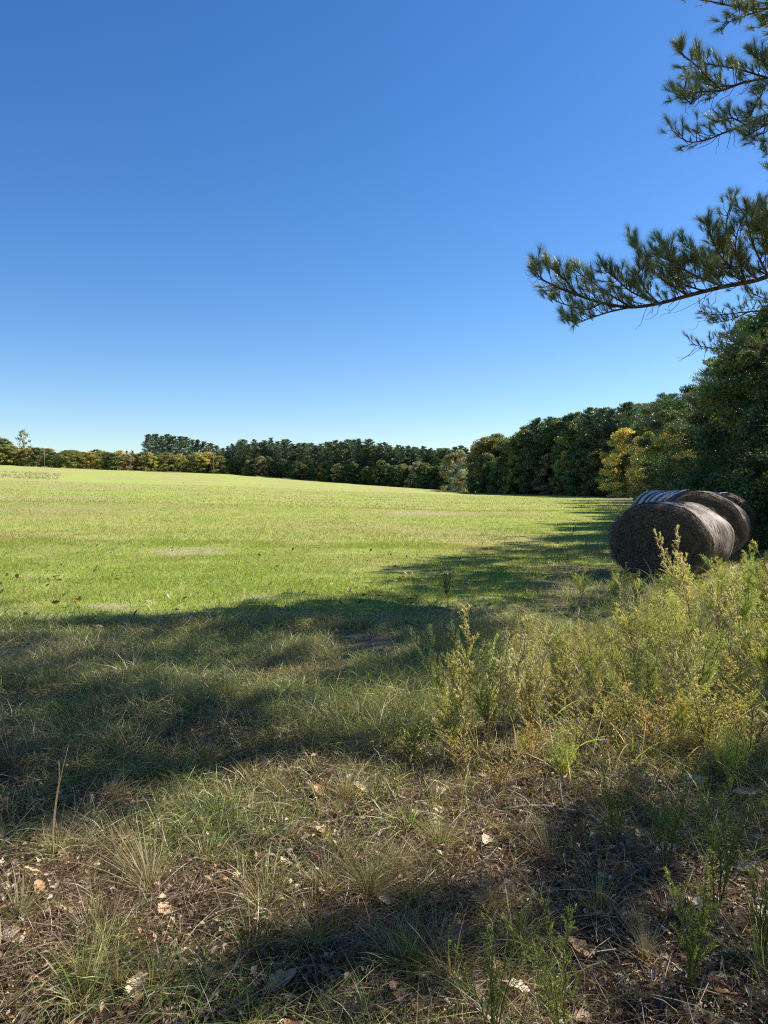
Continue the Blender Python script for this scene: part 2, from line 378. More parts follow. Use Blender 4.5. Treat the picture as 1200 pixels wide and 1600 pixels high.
LEAFA = [big_leaf(700 + i, c) for i, c in enumerate([(.50, .35, .21), (.34, .20, .11), (.60, .46, .31), (.24, .13, .07), (.66, .54, .40), (.44, .25, .11)])]
LEAF = [A.arrays() for A in LEAFA]; LM = [A.mesh('fallen_leaf', M_dry, True) for A in LEAFA]
BROWN = [(.34, .22, .12), (.22, .13, .07), (.46, .33, .20), (.15, .085, .045), (.64, .52, .36), (.09, .055, .035), (.28, .15, .07)]
def litter():
    a = Acc(); n = 150000; x, y = scatter(n, 1.5, 7.5, 1.2); lit, field, weed = zones(x, y)
    cl = vn(x, y, .45, 61) * .7 + vn(x, y, 1.5, 62) * .4
    keep = rng.random(n) < (.12 + .88 * lit) * (1 - field) * sst(.25, .7, cl); x, y = x[keep], y[keep]; n = len(x)
    P = np.stack([x, y, H(x, y) + .006 + rng.random(n) ** 2 * .05], -1)
    N = rng.normal(size=(n, 3)) * .6; N[:, 2] = 1
    a.add(*leafs(P, .014 + .030 * rng.random(n) ** 2.2, pick(BROWN, n, .35) * .82, N=N, asp=.55, fold=.22))
    n = 1900; x, y = scatter(n, 1.6, 20, .3)
    for i in range(n):                      # curled leaves
        V, F, C = LEAF[rng.integers(0, len(LEAF))]; s = (.035 + .05 * rng.random()) * (1.3 if y[i] > 8 else 1); e = rng.normal(size=3) * [.4, .4, 3]
        M = np.array(Euler(e).to_matrix()); W = V @ M.T * s + [x[i], y[i], float(H(x[i], y[i])) + .012 + (.04 if y[i] > 8 else .012 * rng.random())]
        a.add(W, F, C * (rr_(.45, 1.15) if y[i] < 7 else .5) * [1, rr_(.85, 1.05), rr_(.75, 1)])
    return a
tag(litter().obj('leaf_litter', M_dry), 'carpet of small brown dead leaves and crumbs on the near ground', 'leaf litter', kind='stuff')
def twig_litter():
    a = Acc()
    for k in range(700):
        x, y = scatter(1, 1.7, 6.5, 1.2); x, y = float(x[0]), float(y[0]); L = .06 + .22 * rng.random() ** 2; an = rng.random() * 6.28
        p = np.array([x, y, float(H(x, y)) + .01]); q = p + L * np.array([math.cos(an), math.sin(an), .12 * rng.random()])
        tube(a, curve(p, q, 5, .01, L * .04), [.003, .0028, .0024, .002, .001], [(.07, .05, .04), (.18, .14, .11), (.12, .09, .06)][k % 3], 4)
    return a
tag(twig_litter().obj('twig_litter', M_dry), 'broken little twigs strewn through the dead leaves', 'twigs', kind='stuff')

# ------------------------------------------------------------------ trees
def clusters(rg, n, shape):
    P = rdir(n, rg) * (rg.random((n, 1)) ** .45); return P * shape
def broadleaf(name, seed, Ht, rad, ncl, per, leaf, low=.12, sparse=0., limbs=9):
    """trunk with limbs, crown of leaf clumps; unit colours, tinted per object"""
    rg = np.random.default_rng(seed); root = empty(name)
    ch = Ht * (1 - low); cz = Ht * low + ch * .5
    fz = (np.arange(ncl) + rg.random(ncl)) / ncl; fz = fz ** .9; an_ = rg.random(ncl) * 6.283
    pr_ = rad * np.sqrt(np.clip(1.02 - fz ** 2.6, .03, 1)) * (.80 + .2 * np.minimum(1, fz / .25)) * (.55 + .45 * rg.random(ncl) ** .5) * (1 + .16 * rg.normal(size=ncl))
    cen = np.stack([np.cos(an_) * pr_, np.sin(an_) * pr_, Ht * low + ch * fz * .93], -1)
    t = Acc(); lean = rg.normal(size=2) * Ht * .02
    tr = curve((0, 0, -.3), (lean[0], lean[1], Ht * .85), 8, 0, Ht * .006, rg)
    r0 = Ht * .014 + .03; tube(t, tr, np.linspace(r0, r0 * .18, 8), (1, 1, 1), 7)
    for k in range(limbs):
        c = cen[rg.integers(0, ncl)]; b = tr[1 + int(min(6, max(0, (c[2] / Ht - .2) * 7)))]
        tube(t, curve(b, c, 5, Ht * .02, Ht * .01, rg), np.linspace(r0 * .35, r0 * .06, 5), (1, 1, 1), 5)
    t.obj('trunk', M_bark, root, True)
    a = Acc(); rr = np.array([.9, .9, .62]) * rad * (.27 if leaf < .2 else .28)
    idx = rg.integers(0, ncl, ncl * per)
    wgt = rg.random(ncl) < (1 - sparse); idx = idx[wgt[idx]]
    m = len(idx); off = rdir(m, rg) * (rg.random((m, 1)) ** .6) * rr * (.6 + .8 * rg.random(ncl))[idx][:, None]
    P = cen[idx] + off; P[:, 2] = np.maximum(P[:, 2], .05)
    tone = (.55 + .85 * rg.random((ncl, 1)))[idx] * (1 + .22 * rg.normal(size=(m, 1)))
    hue = (rg.random((ncl, 1)) - .5)[idx] * .5
    C = np.clip(tone * np.c_[1 + hue, np.ones((m, 1)), 1 - hue * .3], .15, 2.2)
    N = off / rr * .6 + rdir(m, rg) * .7; N[:, 2] += .35
    a.add(*leafs(P, leaf * (.6 + .8 * rg.random(m)), C, rg, N, .62, .12))
    a.obj('crown', M_leaf, root); return root
def pine(name, seed, Ht, rad, low=.3, nl=46, per=150, leaf=.42, flat=.5, wr=.30):
    rg = np.random.default_rng(seed); root = empty(name); t = Acc(); a = Acc()
    tr = curve((0, 0, -.3), (*(rg.normal(size=2) * Ht * .015), Ht * .97), 9, 0, Ht * .004, rg); r0 = Ht * .011 + .04
    tube(t, tr, np.linspace(r0, r0 * .15, 9), (1, 1, 1), 7)
    for k in range(nl):
        f = (k + rg.random()) / nl; z = Ht * (low + (1 - low) * f); an = k * 2.4 + rg.normal() * .4
        prof = (math.sin(math.pi * min(1, (1 - f) * .66 + .05)) ** .85) * (.6 + .65 * rg.random())
        Lr = max(.5, rad * prof); dz = Lr * (.10 + .5 * f)
        b = np.interp([z], np.linspace(0, Ht, 9), tr[:, 0])[0], np.interp([z], np.linspace(0, Ht, 9), tr[:, 1])[0], z - .2
        e = np.array([b[0] + Lr * math.cos(an), b[1] + Lr * math.sin(an), min(Ht, z + dz)])
        tube(t, curve(b, e, 4, -Lr * .06, Lr * .03, rg), np.linspace(r0 * .3, r0 * .07, 4), (1, 1, 1), 4)
        m = per; s = rg.random(m) ** .55; ax = np.array(b)[None] * (1 - s[:, None]) + e[None] * s[:, None]
        cw = np.array([1, 1, flat]) * (Lr * .26 + .28); sub = rdir(6, rg) * cw * .8
        P = ax + sub[rg.integers(0, 6, m)] * (.4 + .6 * s[:, None]) + rdir(m, rg) * cw * .45 * (rg.random((m, 1)) ** .5)
        tone = (.6 + .8 * rg.random()) * (1 + .25 * rg.normal(size=(m, 1)))
        D = unit(P - np.array([b[0], b[1], z - 1.2])) + rdir(m, rg) * .7
        V, F, C = blades(P, D, leaf * (.5 + rg.random(m)), leaf * wr, np.zeros((m, 3)), 2, np.clip(tone * np.ones((m, 3)), .2, 2), rg, taper=False)
        a.add(V, F, C)
    t.obj('trunk', M_pinebark, root, True); a.obj('crown', M_needle, root); return root

TINT = dict(pine=(.095, .140, .068), green=(.11, .155, .045), olive=(.19, .195, .06), yellow=(.42, .39, .09), gold=(.30, .29, .085),
            orange=(.42, .27, .09), brown=(.26, .23, .12), dark=(.075, .115, .042), pale=(.52, .53, .38))
LOOK = dict(pine='dark green pine', green='green leafy tree', olive='olive green tree', yellow='bright yellow tree', gold='golden autumn tree',
            orange='orange leafed tree', brown='brownish thinning tree', dark='dark green tree', pale='pale grey-green bushy tree')
protos = {}
for i in range(4): protos['fp%d' % i] = pine('pine_tree', 100 + i, 16, 2.0 + .3 * i, .15 + .06 * i, 50, 210, .36, .45, .22)
for i in range(2): protos['tp%d' % i] = pine('pine_tree', 120 + i, 20, 4.0, .30, 44, 240, .46, .6, .28)
for i in range(5): protos['fb%d' % i] = broadleaf('broadleaf_tree', 200 + i, 12, 3.6 + .3 * (i % 3), 80, 210, .29, .0, .03 * i, 8)
for i in range(4): protos['nb%d' % i] = broadleaf('broadleaf_tree', 300 + i, 11, 2.7 + .3 * i, 62, 480, .15, .03, .05, 16)
for i in range(2): protos['np%d' % i] = pine('pine_tree', 360 + i, 13, 2.9, .22, 46, 800, .24, .5, .13)
for i in range(2): protos['sh%d' % i] = broadleaf('shrub', 330 + i, 4, 2.0, 60, 260, .10, .02, 0, 8)
protos['bare'] = broadleaf('broadleaf_tree', 350, 14, 3.6, 46, 45, .40, .35, .3, 26)
used = set(); rows = {}
def plant(pk, x, y, h, tint, row, wide=1.0, cat='tree', look=None):
    pr = protos[pk]; base = {'np': 13, 'fp': 16, 'tp': 20, 'fb': 12, 'nb': 11, 'sh': 4, 'ba': 14}[pk[:2]]
    o = pr if pk not in used else copy_tree(pr); used.add(pk)
    s = h / base; o.location = (x, y, float(H(x, y)) - .05); o.rotation_euler = (0, 0, rng.random() * 6.28)
    o.scale = (s * wide, s * wide, s); c = np.array(TINT[tint]) * (1 + rng.normal() * .13) * (1 + rng.normal(size=3) * .05)
    c = c * {'hedge': 1.15, 'middle': 1.2, 'middlefront': 1.25, 'right': 1.2, 'rightfront': 1.25, 'willow': 1.15}.get(row, 1.1)
    for k in o.children:
        if k.name.startswith('crown'): k.color = (*np.clip(c, .01, 1), 1)
    rows.setdefault(row, []).append((o, x, y, h, look or LOOK[tint], cat)); return o
def rr_(a, b): return a + (b - a) * rng.random()
# far row beyond the field, left: (px, top py)
def top_h(px, py, Y):
    x = gx(px, Y); return float(at(px, py, Y)[2] - H(x, Y))
k = 0
for px in np.arange(-60, 352, 9.2):
    Y = rr_(325, 345); x = gx(px, Y); tp = np.interp(px, [-60, 0, 10, 40, 60, 100, 150, 200, 350], [676, 680, 690, 700, 700, 703, 702, 706, 708])
    tint = ['gold', 'olive', 'yellow', 'green', 'gold', 'olive', 'green', 'yellow', 'brown', 'olive'][k % 10] if px > 60 else ['olive', 'green', 'gold'][k % 3]
    plant('fb%d' % (k % 5), x, Y, top_h(px, tp + rr_(-3, 4), Y), tint, 'hedge', rr_(1.3, 1.75)); k += 1
plant('bare', gx(38, 338), 338, top_h(38, 670, 338), 'brown', 'hedge', .75, look='tall thin half-bare tree')
for i, px in enumerate(np.arange(234, 360, 9.5)):
    Y = rr_(372, 395); plant('tp%d' % (i % 2), gx(px, Y), Y, top_h(px, np.interp(px, [222, 240, 280, 320, 350], [682, 678, 683, 690, 702]) + rr_(-2, 3), Y), 'pine', 'stand', rr_(.9, 1.15))
# the dark middle wood
def cY(px): return float(np.interp(px, [350, 440, 560, 680, 760], [335, 318, 285, 258, 240]))
k = 0
for px in np.arange(356, 752, 8.5):
    Y = cY(px) + rr_(2, 12); tp = np.interp(px, [350, 362, 375, 400, 450, 500, 560, 620, 680, 740], [706, 693, 689, 687, 690, 693, 688, 695, 699, 701])
    plant('fp%d' % (k % 4), gx(px, Y), Y, top_h(px, tp + rr_(-4, 7), Y), 'pine', 'middle', rr_(1.0, 1.3)); k += 1
for px in np.arange(354, 750, 11):
    Y = cY(px) - rr_(1, 6); tp = np.interp(px, [350, 750], [716, 727])
    plant('fb%d' % (k % 5), gx(px, Y), Y, top_h(px, tp + rr_(-7, 7), Y), ['dark', 'green', 'dark', 'olive', 'dark', 'dark', 'olive', 'dark', 'brown', 'green', 'dark'][k % 11], 'middlefront', rr_(1.0, 1.3)); k += 1
plant('fb1', gx(712, 232), 232, top_h(712, 700, 232), 'brown', 'willow', 1.1, look='tall brownish green tree rising')
plant('fb2', gx(732, 224), 224, top_h(732, 712, 224), 'pale', 'willow', 1.35, look='low pale silvery bush standing')
# the right wood beyond the field
def rY(px): return float(np.interp(px, [750, 830, 985], [200, 180, 135]))
rtop = lambda px: float(np.interp(px, [750, 765, 790, 810, 830, 870, 890, 930, 970, 1000, 1030, 1060], [690, 674, 684, 676, 655, 648, 645, 641, 633, 634, 642, 640]))
for i, (px, t) in enumerate([(757, 'olive'), (772, 'olive'), (790, 'brown'), (808, 'orange'), (822, 'green'), (838, 'pine'), (856, 'pine'), (872, 'green'), (888, 'pine'), (905, 'green'), (921, 'pine'), (937, 'pine'), (952, 'pine'), (968, 'pine'), (984, 'pine'), (1001, 'pine'), (1017, 'green'), (1034, 'pine')]):
    Y = rY(px) + rr_(3, 12); plant(('fp%d' if t == 'pine' else 'fb%d') % (i % 4), gx(px, Y), Y, top_h(px, rtop(px) + rr_(-4, 6), Y), t, 'right', rr_(.95, 1.2))
for i, (px, tp, t) in enumerate([(762, 705, 'dark'), (785, 712, 'green'), (812, 700, 'olive'), (835, 702, 'dark'), (862, 705, 'brown'), (888, 700, 'olive'), (912, 698, 'dark'), (938, 700, 'olive'), (962, 705, 'green'), (981, 664, 'yellow'), (1004, 676, 'gold'), (1022, 690, 'olive')]):
    Y = rY(px) - rr_(0, 5); plant('fb%d' % (i % 5), gx(px, Y), Y, top_h(px, tp, Y), t, 'rightfront', rr_(.95, 1.15))
# woods along the right of the field, coming towards the camera
NEAR = [(40, 108, 15, 'green', 0), (35.5, 94, 13.5, 'gold', 1), (33, 86, 12.5, 'pine', 'p'), (30, 76, 11, 'olive', 2), (28.6, 69, 12, 'dark', 3), (26, 60, 10.5, 'olive', 0), (25, 55, 11.2, 'pine', 'p'), (22.6, 49, 9.6, 'olive', 1),
        (22.6, 45, 10.6, 'dark', 2), (20.6, 40, 9.4, 'green', 3), (20.2, 36, 11.6, 'pine', 'p'), (18.3, 32, 9.0, 'olive', 0), (18.2, 28.5, 11.6, 'dark', 1), (17.0, 24.5, 8.2, 'green', 2), (17.2, 21, 10.5, 'pine', 'p'),
        (17.2, 33, 9.8, 'green', 0), (19.0, 38.5, 10.2, 'pine', 'p'), (15.4, 28, 9.2, 'green', 2), (13.6, 24, 7.6, 'dark', 1),
        (34, 68, 12.6, 'pine', 'p'), (29.5, 55, 12.4, 'dark', 3), (26.5, 44, 12, 'pine', 'p'), (24, 35, 13, 'dark', 1), (22.5, 27.5, 12.6, 'dark', 2)]
for j, (x, y, h, t, i) in enumerate(NEAR): plant('np%d' % (j % 2) if i == 'p' else 'nb%d' % i, x, y, h, t, 'near', 1.15 if i != 'p' else 1.05)
for i, (x, y, h, t) in enumerate([(37, 104, 4, 'olive'), (32, 88, 4, 'green'), (28, 74, 4, 'olive'), (25, 63, 4, 'dark'), (22.5, 54, 4.2, 'green'), (20.3, 47, 4, 'dark'), (18.2, 40, 4, 'olive'), (16.2, 34.5, 3.8, 'dark'), (14.8, 29.5, 3.8, 'dark'),
        (13.4, 25.3, 3.6, 'dark'), (12.0, 21.5, 3.2, 'dark'), (14.2, 21.5, 4.0, 'green'), (11.4, 18.3, 2.2, 'dark')]):
    plant('sh%d' % (i % 2), x, y, h, t, 'brush', 1.25, 'shrub', {'olive': 'olive green leafy shrub', 'dark': 'dark green leafy shrub', 'green': 'fresh green leafy shrub'}[t])
PH = dict(hedge=('', 'from the left in the far row beyond the field', 'trees in the far row beyond the field'),
          stand=('tall ', 'from the left in the far pine stand', 'pines of the far stand'),
          middle=('', 'along the skyline of the dark middle wood', 'pines of the dark middle wood'),
          middlefront=('low ', 'along the foot of the dark middle wood', 'edge trees of the dark middle wood'),
          willow=('', 'at the right end of the dark middle wood', None),
          right=('', 'from the left on the skyline of the right wood', 'skyline trees of the right wood'),
          rightfront=('shorter ', 'from the left along the foot of the right wood', 'edge trees of the right wood'),
          near=('', 'from the field\'s far corner in the near wood', 'trees of the near wood'),
          brush=('', 'from the far end under the near wood', 'shrubs under the near wood'))
for row, L_ in rows.items():
    pre, ph, grp = PH[row]; L_.sort(key=lambda e: gx(e[1], 1) / e[2] if row not in ('near', 'brush') else -e[2])
    for i, (o, x, y, h, look, cat) in enumerate(L_):
        tag(o, (look + ' ' + ph) if row == 'willow' else '%s%s, %s %s' % (pre, look, ordw(i + 1), ph), cat, grp)

def forest():                              # the depth of the woods behind their edge trees, with added trees behind the camera, one mass
    a = Acc(); src = []
    for pk in ('fp0', 'fp2', 'fb0', 'fb3'):
        me = [k for k in protos[pk].children if k.name.startswith('crown')][0].data
        V = np.empty(len(me.vertices) * 3, np.float32); me.vertices.foreach_get('co', V)
        F = np.empty(len(me.polygons) * 3, np.int32); me.loops.foreach_get('vertex_index', F)
        C = np.empty(len(me.vertices) * 4, np.float32); me.color_attributes['Col'].data.foreach_get('color', C)
        src.append((V.reshape(-1, 3), F.reshape(-1, 3), C.reshape(-1, 4)[:, :3], 16 if pk[1] == 'p' else 12, 'pine' if pk[1] == 'p' else 'dark'))
    sp = []
    for px in np.arange(352, 760, 15):
        for dd in (14, 26, 42): Y = cY(px) + dd + rr_(-3, 3); sp.append((gx(px, Y), Y, top_h(px, np.interp(px, [350, 370, 560, 740], [712, 694, 694, 704]) + rr_(-1, 5), Y)))
    for px in np.arange(758, 1060, 16):
        for dd in (14, 28): Y = rY(px) + dd + rr_(-3, 3); sp.append((gx(px, Y), Y, top_h(px, rtop(px) + rr_(2, 9), Y)))
    for px in np.arange(-90, 356, 9): Y = 356 + rr_(-3, 3); sp.append((gx(px, Y), Y, top_h(px, 706 + rr_(-2, 5), Y)))
    for y in np.arange(24, 120, 7.0):
        for dx in (11, 19, 28): x = np.interp(y, [20, 45, 60, 80, 120], [16, 21, 26, 32, 45]) + dx + rr_(-2, 2); sp.append((x, y + rr_(-2, 2), rr_(10.5, 12.5)))
    sp += [(-9, -5, 11), (-5.5, -7, 12), (-1.5, -8, 12), (2.5, -7.5, 12), (-7, -11, 12), (0, -12, 12), (5.5, -9, 12), (-13, -2, 10), (9, -12, 12)]  # unseen trees behind the camera, added to block sky light and deepen the shade
    for i, (x, y, h) in enumerate(sp):
        V, F, C, b, t = src[rng.integers(0, 4)]; an = rng.random() * 6.28; s = h / b; c, q = math.cos(an), math.sin(an)
        W = np.stack([(V[:, 0] * c - V[:, 1] * q) * s * 1.2 + x, (V[:, 0] * q + V[:, 1] * c) * s * 1.2 + y, V[:, 2] * s + float(H(x, y))], -1)
        k = rng.random(len(F)) < .7
        a.add(W, F[k], C * np.array(TINT[t]) * rr_(.8, 1.2))
    # shrubs and saplings closing the foot of the woods
    for (pxs, Yf, hh, m, sz) in [((352, 756), lambda p: np.interp(p, [350, 440, 560, 680, 760], [343, 326, 293, 266, 248]), 6, 26000, .7), ((752, 1060), lambda p: np.interp(p, [750, 830, 985, 1060], [206, 186, 141, 125]), 5, 16000, .5), ((-100, 352), lambda p: 350 + 0 * p, 5, 24000, .7)]:
        q = pxs[0] + rng.random(m) * (pxs[1] - pxs[0]); Y = Yf(q) + rng.random(m) * 12; X = gx(q, Y); z = hh * rng.random(m) ** 1.2 * (.5 + .8 * vn(X, Y, 5, 93))
        a.add(*leafs(np.stack([X, Y, H(X, Y) + z], -1), sz * (.6 + .8 * rng.random(m)), pick([TINT['dark'], TINT['green'], TINT['dark'], TINT['pine']], m, .3)))
    m = 60000; Y = 17 + 110 * rng.random(m) ** 1.3; X = np.interp(Y, [17, 25, 45, 60, 80, 127], [13.5, 16.5, 23, 27, 34, 50]) + rng.random(m) * 8; z = 4.5 * rng.random(m) ** 1.1 * (.4 + .9 * vn(X, Y, 2.5, 94))
    a.add(*leafs(np.stack([X, Y, H(X, Y) + z], -1), (.10 + .006 * Y) * (.6 + .8 * rng.random(m)), pick([TINT['dark'], TINT['green'], TINT['dark'], TINT['olive']], m, .3)))
    return a
tag(forest().obj('forest', M_leaf), 'dense interior of the woods behind the edge trees and added unseen trees behind the camera', 'forest', kind='stuff')

# ------------------------------------------------------------------ the overhanging pine and the pines that shade the foreground
def tufts(P, D, n, L, W, r=None, spread=.92, seg=2):
    r = r or rng; m = len(P); I = np.repeat(np.arange(m), n)
    D = unit(D); d = unit(D[I] + rdir(m * n, r) * spread * (.35 + .75 * r.random((m * n, 1))))
    Pp = P[I] - D[I] * (r.random((m * n, 1)) * .10)
    ln = L * (.7 + .45 * r.random(m * n)) * (.65 + .55 * r.random(m))[I]
    bd = rdir(m * n, r) * .10; bd[:, 2] -= .10
    tone = ((.8 + .4 * r.random(m))[I] * (1 + .18 * r.normal(size=m * n)))[:, None]
    yl = (r.random(m * n) < .10)[:, None]
    C = np.where(yl, np.array([.42, .36, .14]), np.array([.21, .28, .11])) * np.clip(tone, .4, 1.8)
    return blades(Pp, d, ln, W, bd, seg, C, r)
def hero_limb(root, r, paths, Y0, nt=74, L=.165, thin=1.0):
    """paths: (points in pixels, depth offsets, radius)"""
    t = Acc(); P = []; D = []
    for pts, dep, rad in paths:
        dd = np.interp(np.linspace(0, 1, len(pts)), np.linspace(0, 1, len(dep)), dep)
        w3 = np.array([at(px, py, Y0 + q) for (px, py), q in zip(pts, dd)]); w3 = smoothpath(w3, 5)
        rad *= .82; n = len(w3); rs = np.linspace(rad, max(.006, rad * .18), n); tube(t, w3, rs, (1, 1, 1), 6)
        T = unit(np.gradient(w3, axis=0)); seg = np.linalg.norm(np.diff(w3, axis=0), axis=1).sum()
        big = rad > .0185; m = int(seg / (.085 if big else .046) / thin) + 1
        for k in range(m):                    # twigs, each ending in a tuft of needles
            f = (k + r.random()) / m; f = .12 + .88 * f if not big else .05 + .95 * f
            i = min(n - 1, int(f * (n - 1))); b = w3[i]
            sd = unit(np.cross(T[i], [0, 0, 1.0])) * r.choice([-1, 1])
            d = unit(T[i] * .8 + sd * (.3 + .5 * r.random()) + np.array([0, 0, .25 + .9 * r.random() if r.random() < .8 else -.35]))
            l = (.11 + .36 * r.random()) * (1.0 if big else .7) * (1.15 - .45 * f)
            e = b + d * l + np.array([0, 0, .04]); tw = curve(b, e, 5, -.03 * l / .3, .008, r)
            tube(t, tw, np.linspace(.007, .004, 5), (1, 1, 1), 4)
            P.append(e); D.append(unit(d + np.array([0, 0, .35])))
            if r.random() < .6:
                e2 = tw[2] + unit(d + rdir(1, r)[0] * .8) * l * .5; tube(t, [tw[2], e2], [.005, .003], (1, 1, 1), 4); P.append(e2); D.append(unit(e2 - tw[2] + np.array([0, 0, .1])))
            if big and r.random() < .22:      # bare dead twigs hanging below
                e3 = b + np.array([r.normal() * .2, r.normal() * .15, -.12 - .25 * r.random()]) + T[i] * .25; tube(t, curve(b, e3, 6, -.06, .02, r), np.linspace(.005, .002, 6), (1, 1, 1), 4)
        P.append(w3[-1]); D.append(T[-1])
    lo = t.obj('limb', M_pinebark, root, True)
    a = Acc(); a.add(*tufts(np.array(P), np.array(D), nt, L * .98, .0033, r, .85)); a.obj('needles', M_needle, lo)
    lo.parent = root; return lo
def trunk(root, x, y, h, r0, seed):
    r = np.random.default_rng(seed); t = Acc(); tr = curve((x, y, float(H(x, y)) - .3), (x + r.normal() * .3, y + r.normal() * .3, h), 14, 0, .04, r)
    rad = np.linspace(r0, r0 * .25, 14); rad[0] *= 1.35; tube(t, tr, rad, (1, 1, 1), 12)
    t.obj('trunk', M_pinebark, root, True); return tr
rH = np.random.default_rng(77)
hp = empty('pine_tree'); tag(hp, 'tall pine reaching its needled limbs into the sky from the right edge', 'tree')
TR = trunk(hp, 8.9, 12.3, 10.5, .21, 5)
LB = [([(1345, 372), (1290, 392), (1230, 418), (1185, 437), (1130, 448), (1075, 462), (1030, 474), (985, 480), (940, 473), (905, 462), (870, 448), (845, 435), (835, 420)], [1.2, 0], .055),
      ([(985, 480), (950, 488), (920, 498), (900, 505), (888, 498)], [.45, .1], .018),
      ([(940, 474), (915, 484), (890, 478), (868, 470), (860, 462)], [.3, .5], .014), ([(905, 462), (885, 440), (868, 425), (852, 412)], [.1, .3], .014),
      ([(985, 480), (960, 465), (935, 448), (912, 432), (895, 420)], [.4, .8], .016), ([(1030, 474), (990, 458), (965, 438), (945, 422)], [.6, -.2], .018),
      ([(1075, 462), (1040, 440), (1012, 415), (996, 392), (988, 378)], [.6, 1.0], .020), ([(1075, 462), (1050, 430), (1045, 400), (1035, 378)], [.6, .1], .018),
      ([(1130, 448), (1085, 430), (1050, 410), (1020, 396)], [.8, -.3], .02), ([(1130, 448), (1105, 415), (1085, 395), (1062, 375)], [.7, 1.2], .02),
      ([(1165, 441), (1130, 405), (1112, 372), (1104, 345)], [.8, .3], .022), ([(1165, 441), (1150, 400), (1135, 360), (1140, 325), (1150, 312)], [.8, 1.3], .024),
      ([(1200, 430), (1180, 390), (1168, 350), (1165, 315)], [.9, .2], .024), ([(1215, 425), (1200, 380), (1192, 345), (1195, 318)], [.9, 1.6], .024),
      ([(1200, 430), (1170, 415), (1140, 400), (1120, 385)], [.9, 1.8], .02), ([(1240, 414), (1215, 385), (1198, 365), (1180, 360)], [.9, .1], .02),
      ([(1185, 437), (1165, 420), (1150, 395), (1152, 365), (1160, 345)], [.8, .2], .02), ([(1230, 420), (1205, 400), (1185, 375), (1180, 340), (1175, 325)], [.9, 2.0], .021), ([(1230, 420), (1220, 380), (1205, 350), (1200, 330)], [.9, -.3], .021),
      ([(1130, 448), (1115, 430), (1090, 415), (1075, 405)], [.7, .2], .018), ([(1100, 455), (1070, 445), (1040, 430), (1015, 425)], [.7, 1.4], .018), ([(1165, 441), (1140, 428), (1118, 410), (1112, 395)], [.8, 1.6], .018), ([(1030, 474), (1010, 455), (998, 432), (1000, 415)], [.6, .1], .016)]
hero_limb(hp, rH, LB, 10.8)
UB = [([(1380, 90), (1290, 108), (1210, 120), (1165, 128), (1128, 141), (1100, 143), (1072, 148), (1058, 150)], [1.4, .2], .036), ([(1128, 141), (1105, 120), (1085, 100), (1066, 84), (1062, 72)], [.4, .1], .016),
      ([(1200, 122), (1160, 110), (1130, 104), (1100, 98), (1088, 84)], [.8, .9], .018), ([(1240, 112), (1215, 108), (1190, 95), (1170, 82)], [.9, .4], .016),
      ([(1150, 133), (1120, 135), (1095, 128), (1070, 118)], [.5, 1.1], .014), ([(1300, 150), (1245, 168), (1200, 178), (1165, 195), (1130, 208), (1105, 218), (1078, 222), (1058, 212)], [1.2, .1], .03),
      ([(1215, 118), (1198, 130), (1186, 155), (1172, 180)], [.8, .6], .016), ([(1165, 195), (1145, 185), (1128, 188), (1112, 192)], [.5, .9], .014), ([(1200, 178), (1195, 200), (1192, 222), (1198, 236)], [.8, .5], .014),
      ([(1105, 143), (1085, 158), (1078, 162)], [.3, .1], .01), ([(1230, 172), (1205, 190), (1180, 205), (1165, 212)], [.8, .2], .014)]
hero_limb(hp, rH, UB, 10.9, 64, .155, 1.0)
TB = [([(1400, -60), (1290, -20), (1210, 10), (1160, 12), (1110, 2), (1068, -4)], [1.4, .2], .036), ([(1210, 10), (1180, 20), (1155, 28), (1130, 38)], [.7, .2], .016), ([(1240, 0), (1215, 25), (1198, 38), (1188, 40)], [.8, 1.2], .016),
      ([(1160, 12), (1135, -10), (1110, -25)], [.6, .9], .014), ([(1250, -5), (1200, -18), (1160, -20)], [.9, .3], .018)]
hero_limb(hp, rH, TB, 11.1, 60, .155, 1.1)
MB_ = [([(1340, 235), (1280, 262), (1240, 275), (1212, 272)], [1.4, .8], .024), ([(1330, 450), (1270, 470), (1220, 482), (1170, 487), (1120, 492), (1092, 486)], [3.2, 3.0], .026), ([(1170, 487), (1140, 500), (1110, 505)], [3.0, 3.4], .014),
       ([(1300, 540), (1230, 545), (1170, 545), (1120, 545), (1080, 538)], [4.0, 3.2], .024), ([(1200, 545), (1160, 530), (1135, 520)], [3.6, 4.2], .014), ([(1230, 480), (1190, 465), (1165, 455)], [3.0, 3.6], .014)]
for g in (MB_[:1], [MB_[1], MB_[2], MB_[5]], MB_[3:5]): hero_limb(hp, rH, g, 11.2, 50, .135, 1.0)

